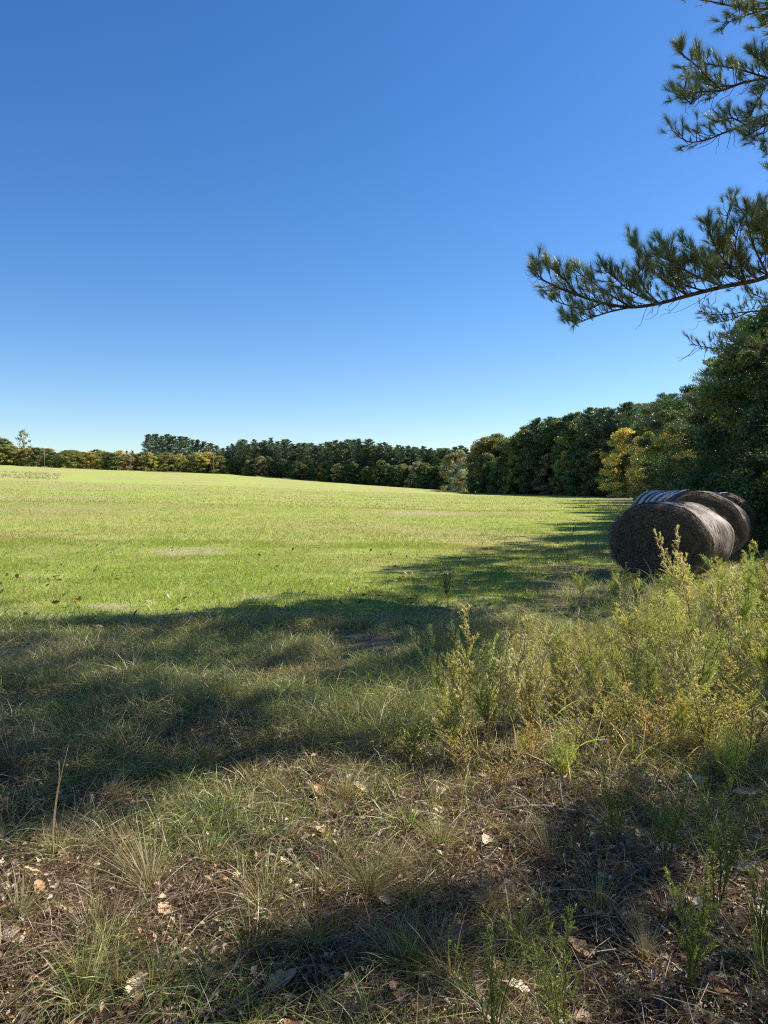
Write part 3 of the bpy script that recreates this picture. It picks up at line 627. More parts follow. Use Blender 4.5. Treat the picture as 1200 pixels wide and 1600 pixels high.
# shade on the ground seen in these outlines (pixels) is thrown by real boughs up along the sun's direction
SHADE = [([(230, 975), (480, 925), (620, 888), (780, 850), (960, 830), (960, 900), (800, 960), (740, 1000), (500, 990)], .46, 0),
         ([(-80, 985), (120, 1000), (230, 975), (430, 985), (560, 985), (700, 935), (760, 960), (760, 1050), (600, 1075), (420, 1060), (200, 1050), (-80, 1060)], .66, 0),
         ([(-150, 1060), (300, 1070), (380, 1130), (330, 1210), (180, 1270), (60, 1330), (-150, 1350)], 1.2, 1),
         ([(300, 1080), (560, 1090), (560, 1160), (360, 1170)], .32, 1), ([(-80, 965), (-80, 930), (60, 960), (30, 985)], .5, 0),
         ([(560, 900), (700, 870), (960, 850), (960, 905), (820, 925), (640, 925)], .75, 0), ([(740, 830), (960, 800), (960, 850), (800, 860)], .45, 0),
         ([(820, 930), (980, 920), (960, 980), (820, 990)], .4, 0), ([(1180, 1180), (1300, 1150), (1300, 1350), (1180, 1340)], .8, 1), ([(900, 1210), (1200, 1190), (1200, 1330), (980, 1330)], .7, 1),
         ([(700, 1280), (980, 1290), (1050, 1400), (980, 1520), (700, 1500), (620, 1400)], .8, 1), ([(850, 1530), (1300, 1440), (1300, 1750), (850, 1750)], .6, 1), ([(330, 1400), (520, 1380), (560, 1560), (380, 1600)], .5, 1), ([(420, 1480), (560, 1440), (700, 1520), (520, 1570)], .6, 1),
         ([(500, 1180), (640, 1160), (700, 1250), (560, 1260)], .45, 1), ([(-100, 1530), (150, 1560), (200, 1750), (-150, 1750)], .55, 1), ([(300, 1270), (460, 1250), (480, 1340), (330, 1380)], .3, 1), ([(1110, 1040), (1250, 1000), (1250, 1130), (1130, 1120)], .5, 1)]
def inpoly(x, y, P):
    c = np.zeros(np.shape(x), bool); n = len(P)
    for i in range(n):
        (x1, y1), (x2, y2) = P[i], P[(i + 1) % n]
        if y1 == y2: continue
        c ^= ((y1 > y) != (y2 > y)) & (x < (x2 - x1) * (y - y1) / (y2 - y1) + x1)
    return c
rS = np.random.default_rng(31); clp = []
X, Y = np.meshgrid(np.arange(-9, 18, .33), np.arange(1.2, 60, .33)); X = X + rS.random(X.shape) * .3; Y = Y + rS.random(X.shape) * .3
X = X.ravel(); Y = Y.ravel(); qx, qy = proj(X, Y, H(X, Y)); nz = vn(X, Y, .8, 91) * .55 + rS.random(len(X)) * .45
for P, dens, ty in SHADE:
    m = inpoly(qx, qy, P) & (nz < .12 + dens * .72)
    if P[0] == (740, 830): m &= rS.random(len(X)) < .25
    for x, y in zip(X[m], Y[m]): clp.append((x, y))
clp = np.array(clp)
h = np.where(clp[:, 1] > 7.5, 7.5, 6.0) + rS.random(len(clp)) * 4.5 + np.maximum(0, clp[:, 0] + 1) * -.25
h = np.maximum(h, 4.2)
CP = np.stack([clp[:, 0], clp[:, 1], H(clp[:, 0], clp[:, 1])], -1) + SUN[None] * ((h / SUN[2])[:, None])
# keep boughs out of the picture: lift the ones that would show
for it in range(6):
    a_, b_ = proj(CP[:, 0], CP[:, 1], CP[:, 2]); vis = (a_ < 1235) & (b_ > -60) & (CP[:, 1] > 0)
    CP[vis] += SUN[None] * (1.3 / SUN[2])
a_, b_ = proj(CP[:, 0], CP[:, 1], CP[:, 2]); CP = CP[~((a_ < 1225) & (b_ > -40) & (CP[:, 1] > 0))]
TP = np.array([(8.9, 12.3), (9.6, 7.6), (8.0, 4.2), (5.2, 1.2), (13.5, 21.5), (14.0, 12.0), (18.5, 30.0)]); own = np.argmin(np.hypot(CP[:, 0, None] - TP[None, :, 0], CP[:, 1, None] - TP[None, :, 1]), 1)
SL = ['', 'pine off the right edge, second from the camera', 'pine just right of the camera, throwing shade on the litter', 'pine nearest the camera on its right', 'pine behind the bales at the right edge', 'pine in the second line right of the bales', 'pine standing among the near wood beyond the bales']
for k in range(len(TP)):
    my = CP[own == k]
    if k == 0: root = hp; tr = TR
    else:
        if len(my) < 4: continue
        root = empty('pine_tree'); tag(root, 'tall shading ' + SL[k], 'tree', 'pines leaning over the verge'); tr = trunk(root, TP[k][0], TP[k][1], min(13, max(11, my[:, 2].max() + 1)), .2, 40 + k)
    if not len(my): continue
    ang = np.arctan2(my[:, 1] - TP[k][1], my[:, 0] - TP[k][0]); key = np.floor((ang + 3.2) / .45) * 100 + np.floor(my[:, 2] / 1.3)
    tb = Acc(); P = []; D = []
    for kk in np.unique(key):
        g = my[key == kk]; far = g[np.argmax(np.hypot(g[:, 0] - TP[k][0], g[:, 1] - TP[k][1]))]
        L_ = np.hypot(far[0] - TP[k][0], far[1] - TP[k][1]); zb = min(tr[-2][2], max(2.5, far[2] - .25 * L_)); i = int(np.argmin(abs(tr[:, 2] - zb))); b = tr[i]
        lp = curve(b, far, 8, -.04 * L_, .05, rS); tube(tb, lp, np.linspace(.012 + .004 * L_, .006, 8), (1, 1, 1), 6)
        for c in g:
            j = int(np.argmin(np.linalg.norm(lp - c, axis=1))); j = max(0, j - 1)
            if np.linalg.norm(lp[j] - c) > .1: tube(tb, curve(lp[j], c, 5, -.05, .03, rS), np.linspace(.007, .004, 5), (1, 1, 1), 4)
            q = c + rdir(12, rS) * .30 * (rS.random((12, 1)) ** .4); P.append(q); D.append(unit(q - lp[j]) + [0, 0, .3])
    lo = tb.obj('limb', M_pinebark, root, True); a = Acc(); a.add(*tufts(np.concatenate(P), np.concatenate(D), 38, .19, .017, rS, seg=1)); a.obj('needles', M_needle, lo)

# ------------------------------------------------------------------ hay bales
def balemat(name, kind):
    m = bpy.data.materials.new(name); m.use_nodes = True; t = m.node_tree; b = t.nodes['Principled BSDF']; L = t.links.new
    tc = nd(t, 'ShaderNodeTexCoord'); mp = nd(t, 'ShaderNodeMapping'); L(tc.outputs['Object'], mp.inputs[0])
    n = nd(t, 'ShaderNodeTexNoise'); n.inputs['Detail'].default_value = 8; n.inputs['Roughness'].default_value = .7; L(mp.outputs[0], n.inputs['Vector'])
    cr = nd(t, 'ShaderNodeValToRGB'); e = cr.color_ramp.elements
    if kind == 'hay':
        n.inputs['Scale'].default_value = 16
        e[0].position, e[0].color = .32, (.035, .025, .018, 1); e[1].position, e[1].color = .70, (.34, .26, .19, 1)
        L(n.outputs[0], cr.inputs[0]); col = cr.outputs[0]
    else:
        mp.inputs['Scale'].default_value = (1, 5, 1)        # drawn out round the roll
        n.inputs['Scale'].default_value = 5
        n2 = nd(t, 'ShaderNodeTexNoise'); n2.inputs['Scale'].default_value = 2.2; n2.inputs['Detail'].default_value = 6; L(tc.outputs['Object'], n2.inputs['Vector'])
        e[0].position, e[0].color = .36, (.06, .05, .042, 1); e[1].position, e[1].color = .66, (.44, .38, .32, 1); L(n.outputs[0], cr.inputs[0])
        col = cr.outputs[0]
        c2 = nd(t, 'ShaderNodeValToRGB'); c2.color_ramp.elements[0].position = .42; c2.color_ramp.elements[1].position = .6; L(n2.outputs[0], c2.inputs[0])
        mx = nd(t, 'ShaderNodeMix', data_type='RGBA'); mx.inputs[6].default_value = (.07, .052, .04, 1); L(c2.outputs[0], mx.inputs[0]); L(col, mx.inputs[7]); col = mx.outputs[2]
        if kind == 'bands':
            wv = nd(t, 'ShaderNodeTexWave', wave_type='BANDS', bands_direction='Y'); wv.inputs['Scale'].default_value = 1.25; wv.inputs['Distortion'].default_value = 1.0
            wv.inputs['Detail'].default_value = 2; L(tc.outputs['Object'], wv.inputs['Vector'])
            c3 = nd(t, 'ShaderNodeValToRGB'); c3.color_ramp.elements[0].position = .35; c3.color_ramp.elements[1].position = .55
            c3.color_ramp.elements[0].color = (.05, .04, .035, 1); c3.color_ramp.elements[1].color = (.8, .8, .82, 1); L(wv.outputs[0], c3.inputs[0])
            m4 = nd(t, 'ShaderNodeMix', data_type='RGBA'); m4.inputs[0].default_value = .62; L(col, m4.inputs[6]); L(c3.outputs[0], m4.inputs[7]); col = m4.outputs[2]
    L(col, b.inputs['Base Color']); b.inputs['Roughness'].default_value = .85 if kind == 'hay' else .6
    bp = nd(t, 'ShaderNodeBump'); bp.inputs['Strength'].default_value = .8; bp.inputs['Distance'].default_value = .03; L(n.outputs[0], bp.inputs['Height']); L(bp.outputs[0], b.inputs['Normal'])
    return m
M_hay = balemat('hay', 'hay'); M_net = balemat('net_wrap', 'net'); M_band = balemat('banded_wrap', 'bands')
def bale(x, y, az, rx, rz, L, mat, label, seed):
    r = np.random.default_rng(seed); root = empty('hay_bale', (x, y, float(H(x, y)) - .03), -az)
    tag(root, label, 'hay bale', 'round hay bales at the edge of the wood')
    def prof(th, s=1.0, v=0.0):
        cx = np.cos(th); sz = np.sin(th); z = sz * rz; z = np.where(sz < 0, z * .93, z)
        lump = 1 + .025 * np.sin(3 * th + seed) + .018 * np.sin(7 * th + v * 3 + seed)
        X_ = cx * rx * s * lump; Z_ = np.maximum(z * s * lump + rz * .95, .0 + .0 * X_)
        return X_, Z_
    # rolled hay: end faces domed and ridged, plus the barrel
    nt, nr_ = 96, 26; th = np.linspace(0, 2 * math.pi, nt, endpoint=False); V = []; F = []
    rings = []
    for k in range(nr_ + 1): s = k / nr_; rings.append((s * .985, -.035 * math.cos(s * math.pi / 2) + .05 * max(0, s - .88) / .12 - .0, s))
    prof_list = [(s, yy, q) for s, yy, q in rings] + [(1.0, .05 + f * (L - .10), 1) for f in np.linspace(.02, .98, 12)] + [(s, L - yy, q) for s, yy, q in rings[::-1]]
    for (s, yy, q) in prof_list:
        X_, Z_ = prof(th, max(s, .002), yy); rid = .022 * np.sin(s * 62 + th * 1.0 + .6 * np.sin(th * 3)) * (1 if q < 1 else .3)
        V.append(np.stack([X_, np.full(nt, yy) + rid * (1 if yy < L / 2 else -1) + r.normal(size=nt) * .004, Z_], -1))
    m = len(V); V = np.concatenate(V)
    i, j = np.meshgrid(np.arange(m - 1), np.arange(nt), indexing='ij'); jn = (j + 1) % nt
    a_ = i * nt + j; b_ = i * nt + jn; F = np.concatenate([np.stack([a_, b_, b_ + nt], -1).reshape(-1, 3), np.stack([a_, b_ + nt, a_ + nt], -1).reshape(-1, 3)])
    A = Acc(); A.add(V, F, (1, 1, 1)); A.obj('hay_roll', M_hay, root, True)
    # net wrap: a torn sheet round the barrel
    nu = 44; V = []
    for k in range(nu + 1):
        yy = .07 + (L - .14) * k / nu; X_, Z_ = prof(th, 1.012, yy); X_ = X_ * (1 - .03 * abs(2 * k / nu - 1) ** 6)
        sg = .012 * np.sin(yy * 40) + r.normal(size=nt) * .003; nx = np.cos(th); nz_ = np.sin(th)
        V.append(np.stack([X_ + nx * sg, np.full(nt, yy) + .03 * np.sin(5 * th + seed), Z_ + nz_ * sg + .004], -1))
    V = np.concatenate(V); i, j = np.meshgrid(np.arange(nu), np.arange(nt), indexing='ij'); jn = (j + 1) % nt
    a_ = i * nt + j; b_ = i * nt + jn; F = np.concatenate([np.stack([a_, b_, b_ + nt], -1).reshape(-1, 3), np.stack([a_, b_ + nt, a_ + nt], -1).reshape(-1, 3)])
    A = Acc(); A.add(V, F, (1, 1, 1)); A.obj('net_wrap', mat, root, True)
    # loose straws: lying round the spiral on the end face, hanging from the barrel
    n = 9000; q = r.random(n) ** .55; t0 = r.random(n) * 6.283; X_, Z_ = prof(t0, 1, 0); Zc = rz * .95
    P = np.stack([X_ * q, -.045 * np.cos(q * 1.57) - .010 + 0 * q, Zc + (Z_ - Zc) * q], -1)
    D = np.stack([-np.sin(t0) * rx, -.12 - .5 * r.random(n) ** 3, np.cos(t0) * rz], -1) + r.normal(size=(n, 3)) * .15
    C = np.array([(.18, .135, .10), (.27, .21, .15), (.08, .06, .045), (.42, .33, .24)])[r.choice(4, n, p=[.4, .25, .27, .08])]
    A = Acc(); A.add(*blades(P, D, .05 + .10 * r.random(n), .006, r.normal(size=(n, 3)) * .15, 2, C, r))
    n = 2600; t0 = r.random(n) * 6.283; yy = r.random(n) * L; X_, Z_ = prof(t0, 1.015, 0); P = np.stack([X_, yy, Z_], -1)
    D = np.stack([-np.sin(t0), r.normal(size=n) * .25, np.cos(t0)], -1) * r.choice([-1, 1], (n, 1)) + np.stack([np.cos(t0), 0 * t0, np.sin(t0)], -1) * .25
    C = np.array([(.14, .11, .09), (.30, .26, .22), (.08, .06, .045)])[r.integers(0, 3, n)]
    bd = r.normal(size=(n, 3)) * .1; bd[:, 2] -= .2
    A.add(*blades(P, D, .05 + .08 * r.random(n), .004, bd, 2, C, r)); A.obj('loose_straw', M_dry, root)
    return root
def bpos(px, Y): return gx(px, Y), Y
x, y = bpos(1027, 13.6); bale(x, y, R(40), .95, .75, 1.5, M_net, 'nearest dark round hay bale, its spiral end facing the camera', 1)
x, y = bpos(1096, 17.0); bale(x, y, R(29), .93, .84, 1.5, M_net, 'dark round hay bale directly behind the nearest one, closest to the trees', 2)
x, y = bpos(1080, 18.6); bale(x, y, R(-16), .97, .86, 1.5, M_band, 'white banded round bale at the far left of the bale row', 3)
x, y = bpos(1092, 19.6); bale(x + .7, y, R(-10), .95, .83, 1.5, M_band, 'white banded round bale half hidden between the dark bales and the other banded one', 4)

# ------------------------------------------------------------------ weeds
def weed(name, seed, kind):
    """stalk with ascending side sprays; kinds: plume (dry gold), fennel (feathery), leafy (small yellow-green leaves), spray (green upright)"""
    r = np.random.default_rng(seed); root = empty(name); t = Acc(); a = Acc(); ns = {'plume': 3, 'fennel': 5, 'leafy': 6, 'spray': 6}[kind]
    for s in range(ns):
        an = r.random() * 6.28; ln = {'plume': .18, 'fennel': .3, 'leafy': .55, 'spray': .35}[kind] * (.4 + r.random()); hh = (.65 + .35 * r.random()) if s else 1.0
        if s == 0: ln *= .4
        top = np.array([math.cos(an) * ln * hh, math.sin(an) * ln * hh, hh]); b0 = np.array([math.cos(an), math.sin(an), 0]) * .02
        st = curve(b0, top, 12, .04, .008, r); st[:, :2] -= (top[:2] - b0[:2]) * (np.linspace(0, 1, 12) * (1 - np.linspace(0, 1, 12)))[:, None] * .6
        tube(t, st, np.linspace(.0055, .002, 12), {'plume': (.42, .33, .20), 'fennel': (.32, .28, .16), 'leafy': (.28, .20, .13), 'spray': (.24, .24, .12)}[kind], 5)
        nb = {'plume': 20, 'fennel': 22, 'leafy': 16, 'spray': 18}[kind]; lo = {'plume': .38, 'fennel': .2, 'leafy': .15, 'spray': .12}[kind]
        for k in range(nb):
            f = lo + (.98 - lo) * (k + r.random()) / nb; p = st[int(f * 11)] * (1 - (f * 11) % 1) + st[min(11, int(f * 11) + 1)] * ((f * 11) % 1)
            ax = unit(st[min(11, int(f * 11) + 1)] - st[int(f * 11) - 1]); aa = r.random() * 6.28
            d = unit(ax * {'plume': 1.5, 'fennel': 1.3, 'leafy': .8, 'spray': 1.6}[kind] + np.array([math.cos(aa), math.sin(aa), .1]))
            l = {'plume': .17, 'fennel': .20, 'leafy': .22, 'spray': .17}[kind] * (1.15 - f) * (.5 + r.random()) + .02
            e = p + d * l; tube(t, curve(p, e, 4, .01 * l, .002, r), [.0016, .0013, .001, .0007], (.2, .15, .09), 3)
            m = int({'plume': 620, 'fennel': 380, 'leafy': 230, 'spray': 300}[kind] * l) + 4; q = r.random((m, 1)) ** .8; P = p + (e - p) * q + r.normal(size=(m, 3)) * .002
            if kind == 'plume':
                C = np.array([(.66, .60, .40), (.78, .73, .54), (.52, .46, .27), (.46, .49, .23)])[r.integers(0, 4, m)]; D = d + rdir(m, r) * .8; W = .0044; Ln = .013 + .014 * r.random(m)
            elif kind == 'fennel':
                C = np.array([(.34, .43, .11), (.44, .51, .16), (.24, .34, .08), (.56, .53, .26)])[r.integers(0, 4, m)]; D = d * .9 + rdir(m, r) * .7; W = .0028; Ln = .020 + .028 * r.random(m)
            elif kind == 'spray':
                C = np.array([(.20, .29, .08), (.27, .35, .11), (.16, .24, .06)])[r.integers(0, 3, m)]; D = d * 1.0 + rdir(m, r) * .7; W = .0034; Ln = .014 + .014 * r.random(m)
            if kind == 'leafy':
                C = np.array([(.44, .46, .10), (.56, .53, .17), (.30, .37, .08), (.52, .42, .22), (.68, .64, .40)])[r.integers(0, 5, m)] * (.8 + .4 * r.random((m, 1)))
                N = rdir(m, r) + [0, 0, .6]; a.add(*leafs(P + rdir(m, r) * .006, .012 + .016 * r.random(m), C, r, N, .42, .08))
            else: a.add(*blades(P, D, Ln, W, rdir(m, r) * .12, 2, C * (.8 + .4 * r.random((m, 1))), r, taper=False))
    t.obj('stem', M_grass, root); a.obj('foliage', M_grass, root); return root
def tussock(name, seed, green):
    r = np.random.default_rng(seed); root = empty(name); a = Acc(); n = 210; lean = np.append(r.normal(size=2) * .28, 0)
    an = r.random(n) * 6.28; rr = r.random(n) ** .7; P = np.stack([np.cos(an) * rr * .06, np.sin(an) * rr * .06, 0 * an - .02], -1)
    D = np.stack([np.cos(an) * rr * .8, np.sin(an) * rr * .8, 1 + 0 * an], -1) + r.normal(size=(n, 3)) * .2 + lean
    bd = lean * .5 + r.normal(size=(n, 3)) * .12 + np.stack([np.cos(an) * .5, np.sin(an) * .5, -.55 * (r.random(n) + .3)], -1) * rr[:, None] * 1.25
    pal = np.array([(.16, .20, .05), (.22, .25, .07), (.30, .28, .11)] if green else [(.36, .29, .15), (.26, .20, .10), (.20, .20, .08), (.44, .37, .20)])
    C = pal[r.integers(0, len(pal), n)] * (.8 + .4 * r.random((n, 1)))
    a.add(*blades(P, D, .3 + .75 * r.random(n), .009, bd, 6, C, r, tipc=np.broadcast_to(np.array([.42, .35, .19]), (n, 3))))
    a.obj('blades', M_grass, root); return root
WP = {}
for k in ('plume', 'fennel', 'leafy', 'spray'):
    WP[k] = [weed({'plume': 'plume_weed', 'fennel': 'feathery_weed', 'leafy': 'bushy_weed', 'spray': 'green_weed'}[k], 500 + 10 * i + len(k), k) for i in range(4)]
WP['tg'] = [tussock('grass_tussock', 600 + i, True) for i in range(2)]; WP['td'] = [tussock('grass_tussock', 610 + i, False) for i in range(2)]
usedw = set(); WN = {}
CATW = dict(plume='weed', fennel='weed', leafy='weed', spray='weed', tg='grass tuft', td='grass tuft')
GRW = dict(plume='plume weeds standing in the verge', fennel='feathery weeds in the verge', leafy='bushy weeds in the verge', spray='green upright weeds near the camera', tg='grass tussocks in the litter', td='grass tussocks in the litter')
def put(kind, px, py, h, label, lean=0, wide=1.0, tint=(1, 1, 1)):
    x, y = ground(px, py); i = WN.get(kind, 0); WN[kind] = i + 1; i %= len(WP[kind]); pr = WP[kind][i]
    o = pr if (kind, i) not in usedw else copy_tree(pr); usedw.add((kind, i))
    o.location = (x, y, float(H(x, y))); o.scale = (h * wide, h * wide, h); o.rotation_euler = (0, R(lean), rng.random() * 6.28 if not lean else 0)
    for c in o.children: c.color = (*tint, 1)
    tag(o, label, CATW[kind], GRW[kind]); return o
put('plume', 740, 1180, .92, 'tall golden-tipped weed stalk standing left in the sunlit weeds', -6, 1.0, (1.1, 1.1, .9))
put('plume', 715, 1172, .80, 'golden weed stalk leaning left just left of the tall golden-tipped one', -12, .8, (1, 1.1, .85))
put('plume', 762, 1185, .74, 'bushy golden weed stalk between the golden-tipped one and the pale seedy one', 3, .8, (1, 1.12, .85))
put('plume', 820, 1185, .80, 'pale weed stalk just right of the pale seedy one', 8, .8)
put('plume', 790, 1190, .88, 'pale seedy weed stalk right beside the tall golden-tipped one', 5)
put('plume', 1085, 1010, 1.27, 'tallest tan plume weed rising in front of the nearest bale', -9, .85, (1.05, 1, .95))
put('plume', 990, 1000, .72, 'short tan plume weed below the left side of the nearest bale', -12)
put('plume', 1130, 1060, .95, 'tan plume weed at the right of the tallest one', 4)
put('plume', 1190, 1075, 1.0, 'pale arching plume weed at the right edge of the photo', 18)
put('plume', 545, 1175, .42, 'small pale plume weed leaning left at the edge of the shade', -22, 1.3, (1.2, 1.15, 1.1))
put('plume', 900, 1130, .62, 'yellowish plume weed leaning left in the middle of the weeds', -18, 1.2, (1, 1.05, .7))
put('plume', 1060, 1150, .7, 'pale plume weed in the thick of the right-hand weeds', 8)
put('plume', 700, 950, .55, 'dark dead plume weed alone against the shaded grass', 0, .9, (.45, .4, .35))
put('plume', 850, 1080, .5, 'thin plume weed between the leaning yellowish one and the shaded grass', 3)
for j, (px, py, h, lb) in enumerate([(1010, 1030, .8, 'feathery green weed below the nearest bale'), (1060, 1040, .85, 'bright feathery weed around the foot of the tallest plume'), (1120, 1000, .9, 'feathery weed under the right side of the nearest bale'),
        (1165, 1010, .95, 'tall feathery weed in front of the second bale'), (1195, 1120, .9, 'feathery weed at the right edge below the arching plume'), (960, 1060, .6, 'low feathery weed at the left border of the tall weeds'),
        (1090, 1120, .7, 'feathery weed between the right-hand plume weeds'), (880, 1060, .5, 'low feathery weed beside the bale shadow'), (820, 1150, .6, 'feathery weed right of the pale seedy stalk'), (765, 1150, .65, 'feathery weed behind the tall golden-tipped stalk'),
        (930, 1100, .6, 'feathery weed in the sunniest middle of the weeds'), (700, 1190, .45, 'low feathery weed left of the golden-tipped stalk'), (1010, 1130, .6, 'feathery weed left of the pale mid-weeds plume'), (1180, 960, .9, 'feathery weed against the dark wood beside the bales'),
        (1225, 1030, 1.1, 'tall feathery weed cut by the right edge of the photo')]):
    put('fennel', px, py, h * (.72 if 950 < px < 1070 and py < 1070 else 1), lb, 0, 1.1, (1 + .1 * (j % 3), 1.0 + .05 * (j % 2), .9))
for j, (px, py, h, lb) in enumerate([(640, 1200, .35, 'low bushy weed left of all the tall stalks'), (720, 1215, .4, 'bushy pale weed at the foot of the golden-tipped stalk'), (830, 1200, .42, 'bushy yellowish weed in front of the pale seedy stalk'), (900, 1190, .45, 'bushy yellow-green weed in the middle of the weeds'),
        (960, 1170, .5, 'bushy yellow weed bright in the sun right of the middle'), (1030, 1190, .5, 'bushy weed above the pale green scrap'), (1100, 1180, .5, 'bushy olive weed right of the pale green scrap'), (1170, 1190, .55, 'bushy weed at the right edge above the litter'),
        (870, 1130, .5, 'bushy weed behind the yellow middle ones'), (1000, 1090, .6, 'bushy weed among the feathery green ones'), (1140, 1110, .6, 'bushy weed between right-hand plume and edge'), (780, 1240, .3, 'small bushy weed above the fallen branch'), (1060, 1080, .65, 'bushy weed directly under the tallest plume')]):
    put('leafy', px, py, h, lb, 0, 1.15, (1 + .12 * (j % 3), 1, .85 + .1 * (j % 2)))
for j, (px, py, h, lb) in enumerate([(1120, 1430, .60, 'green upright weed right of the fallen branch'), (1080, 1560, .50, 'large dark green weed sprig near the bottom right corner'), (960, 1330, .42, 'green weed sprig rising behind the fallen branch'), (1040, 1370, .5, 'green weed sprig below the pale green scrap'),
        (880, 1640, .45, 'dark green sprig at the bottom edge right of centre'), (1190, 1500, .45, 'green sprig at the right edge near the bottom corner'), (770, 1640, .42, 'green sprig at the bottom edge near the centre'), (640, 1190, .3, 'fresh green sprig at the left end of the weeds')]):
    put('spray', px, py, h, lb, [0, 7, -9, 4, -5, 10, -3, 0][j], .85 + .1 * (j % 3), (.85 + .1 * (j % 3), .9, .75))
for j, (px, py, h, g, lb) in enumerate([(235, 1400, .36, 'td', 'large arching straw tussock at left in the litter'), (575, 1400, .26, 'tg', 'upright green tussock in the middle foreground'), (645, 1520, .26, 'tg', 'fresh green tussock near the bottom centre'), (480, 1490, .24, 'tg', 'dark green drooping tussock left of the bottom centre'),
        (620, 1360, .22, 'td', 'small straw tussock right above the upright green one'), (90, 1340, .22, 'tg', 'green tussock at the border of the left deep shade'), (860, 1350, .25, 'td', 'dry tussock below the fallen branch'), (760, 1420, .22, 'td', 'dry tussock in the shade at the lower middle'), (320, 1190, .2, 'tg', 'small green tussock by the dry patch of litter'),
        (170, 1250, .2, 'td', 'small straw tussock below the deep shade'), (430, 1240, .2, 'td', 'flattened straw tussock in the pale litter'), (30, 1440, .24, 'tg', 'green tussock at the left edge of the photo'), (1010, 1500, .2, 'td', 'thin dry tussock in the lower right litter'), (540, 1250, .24, 'td', 'straw tussock left of the bushy weeds'), (130, 1530, .2, 'tg', 'low green tussock near the bottom left corner'),
        (690, 1330, .24, 'tg', 'green tussock left of the fallen branch'), (400, 1100, .25, 'tg', 'green tussock in the middle of the shaded rough grass')]):
    put(g, px, py, h, lb, 0, 1.0)
# two lone grass stalks at the left
def stalk(px, py, pts, label):
    x, y = ground(px, py); p0 = np.array([x, y, float(H(x, y))]); t = Acc(); w3 = smoothpath([p0] + [at(a, b, y + .02 * i) for i, (a, b) in enumerate(pts)], 4)
    loc = p0.copy(); tube(t, w3 - loc, np.linspace(.0028, .0012, len(w3)), (.42, .34, .18), 5)
    root = empty('grass_stalk', loc); t.obj('stem', M_grass, root)
    a = Acc(); k = int(len(w3) * .55); q = w3[k:] - loc; P = np.repeat(q, 9, 0); D = np.repeat(unit(np.gradient(q, axis=0)), 9, 0) + rdir(len(P)) * .35
    a.add(*blades(P, D, .013, .0022, np.zeros((len(P), 3)), 1, (.48, .38, .22))); a.obj('seed_head', M_grass, root); tag(root, label, 'grass stalk', 'lone dry grass stalks')
stalk(80, 1345, [(84, 1290), (90, 1240), (98, 1200), (106, 1168)], 'tall dry grass stalk at left, right one of a pair')
stalk(84, 1350, [(82, 1300), (87, 1250), (92, 1220), (92, 1192)], 'dry grass stalk at left, shorter left one of a pair')
stalk(195, 1250, [(193, 1225), (192, 1200), (194, 1180)], 'short dry grass stalk alone below the left deep shade')
stalk(570, 1170, [(565, 1120), (560, 1080), (556, 1060)], 'dry grass stalk left of the sunlit weeds')

# tangled low cover among the weeds (uncountable)
def undergrowth():
    a = Acc(); src = []
    for k, c in (('fennel', (1, 1, .9)), ('plume', (1.05, 1.1, .7)), ('leafy', (1.15, 1.1, .9)), ('plume', (1, 1, .85)), ('fennel', (1.3, 1.2, .9)), ('spray', (1.1, 1.1, .8))):
        for o in WP[k]:
            for ch in o.children:
                me = ch.data; V = np.empty(len(me.vertices) * 3, np.float32); me.vertices.foreach_get('co', V); F = np.empty(len(me.polygons) * 3, np.int32); me.loops.foreach_get('vertex_index', F)
                Cc = np.empty(len(me.vertices) * 4, np.float32); me.color_attributes['Col'].data.foreach_get('color', Cc)
                nm = ch.name.split('.')[0]; src.append((V.reshape(-1, 3), F.reshape(-1, 3), Cc.reshape(-1, 4)[:, :3] * c, nm))
    pairs = [(src[i], src[i + 1]) for i in range(0, len(src), 2)]; n = 0; tries = 0
    while n < 255 and tries < 9000:
        tries += 1; y = rr_(3.0, 13.5); x = rr_(.2, .62 * y + 2.4); l, f, wd = zones(np.array([x]), np.array([y]))
        if rng.random() > float(wd[0]) * (.5 + .5 * float(vn(x, y, .9, 71))): continue
        if math.hypot(x - 5.0, (y - 14.0)) < 1.2: continue
        n += 1; hgt = rr_(.18, .5) * (.85 + .028 * y); an = rng.random() * 6.28; c, q = math.cos(an), math.sin(an); z = float(H(x, y))
        for V, F, Cc, nm in pairs[rng.integers(0, len(pairs))]:
            W = np.stack([(V[:, 0] * c - V[:, 1] * q) * hgt * 1.4 + x, (V[:, 0] * q + V[:, 1] * c) * hgt * 1.4 + y, V[:, 2] * hgt + z], -1)
            a.add(W, F, np.minimum(Cc * rr_(.95, 1.35) * [1.03, 1.0, .88], .85))
    m = 12000; y = 3.0 + 11 * rng.random(m); x = rng.random(m) * (.62 * y + 2.6) + .2; l, f, wd = zones(x, y); k = (rng.random(m) < wd * (.3 + .9 * vn(x, y, .6, 72))) & (np.hypot(x - 5, y - 13.9) > 1.2); x, y = x[k], y[k]; m = len(x)
    bd = rng.normal(size=(m, 3)) * .35; bd[:, 2] = -.25 - .3 * rng.random(m)
    a.add(*blades(np.stack([x, y, H(x, y)], -1), up(m, .35), (.22 + .5 * rng.random(m)) * (.8 + .02 * y), .0045 + .004 * rng.random(m), bd, 6, pick([(.52, .47, .26), (.40, .44, .14), (.28, .38, .10), (.62, .56, .36), (.34, .24, .14)], m)))
    return a
tag(undergrowth().obj('undergrowth', M_grass), 'tangle of low yellow-green weeds filling the right verge', 'undergrowth', kind='stuff')
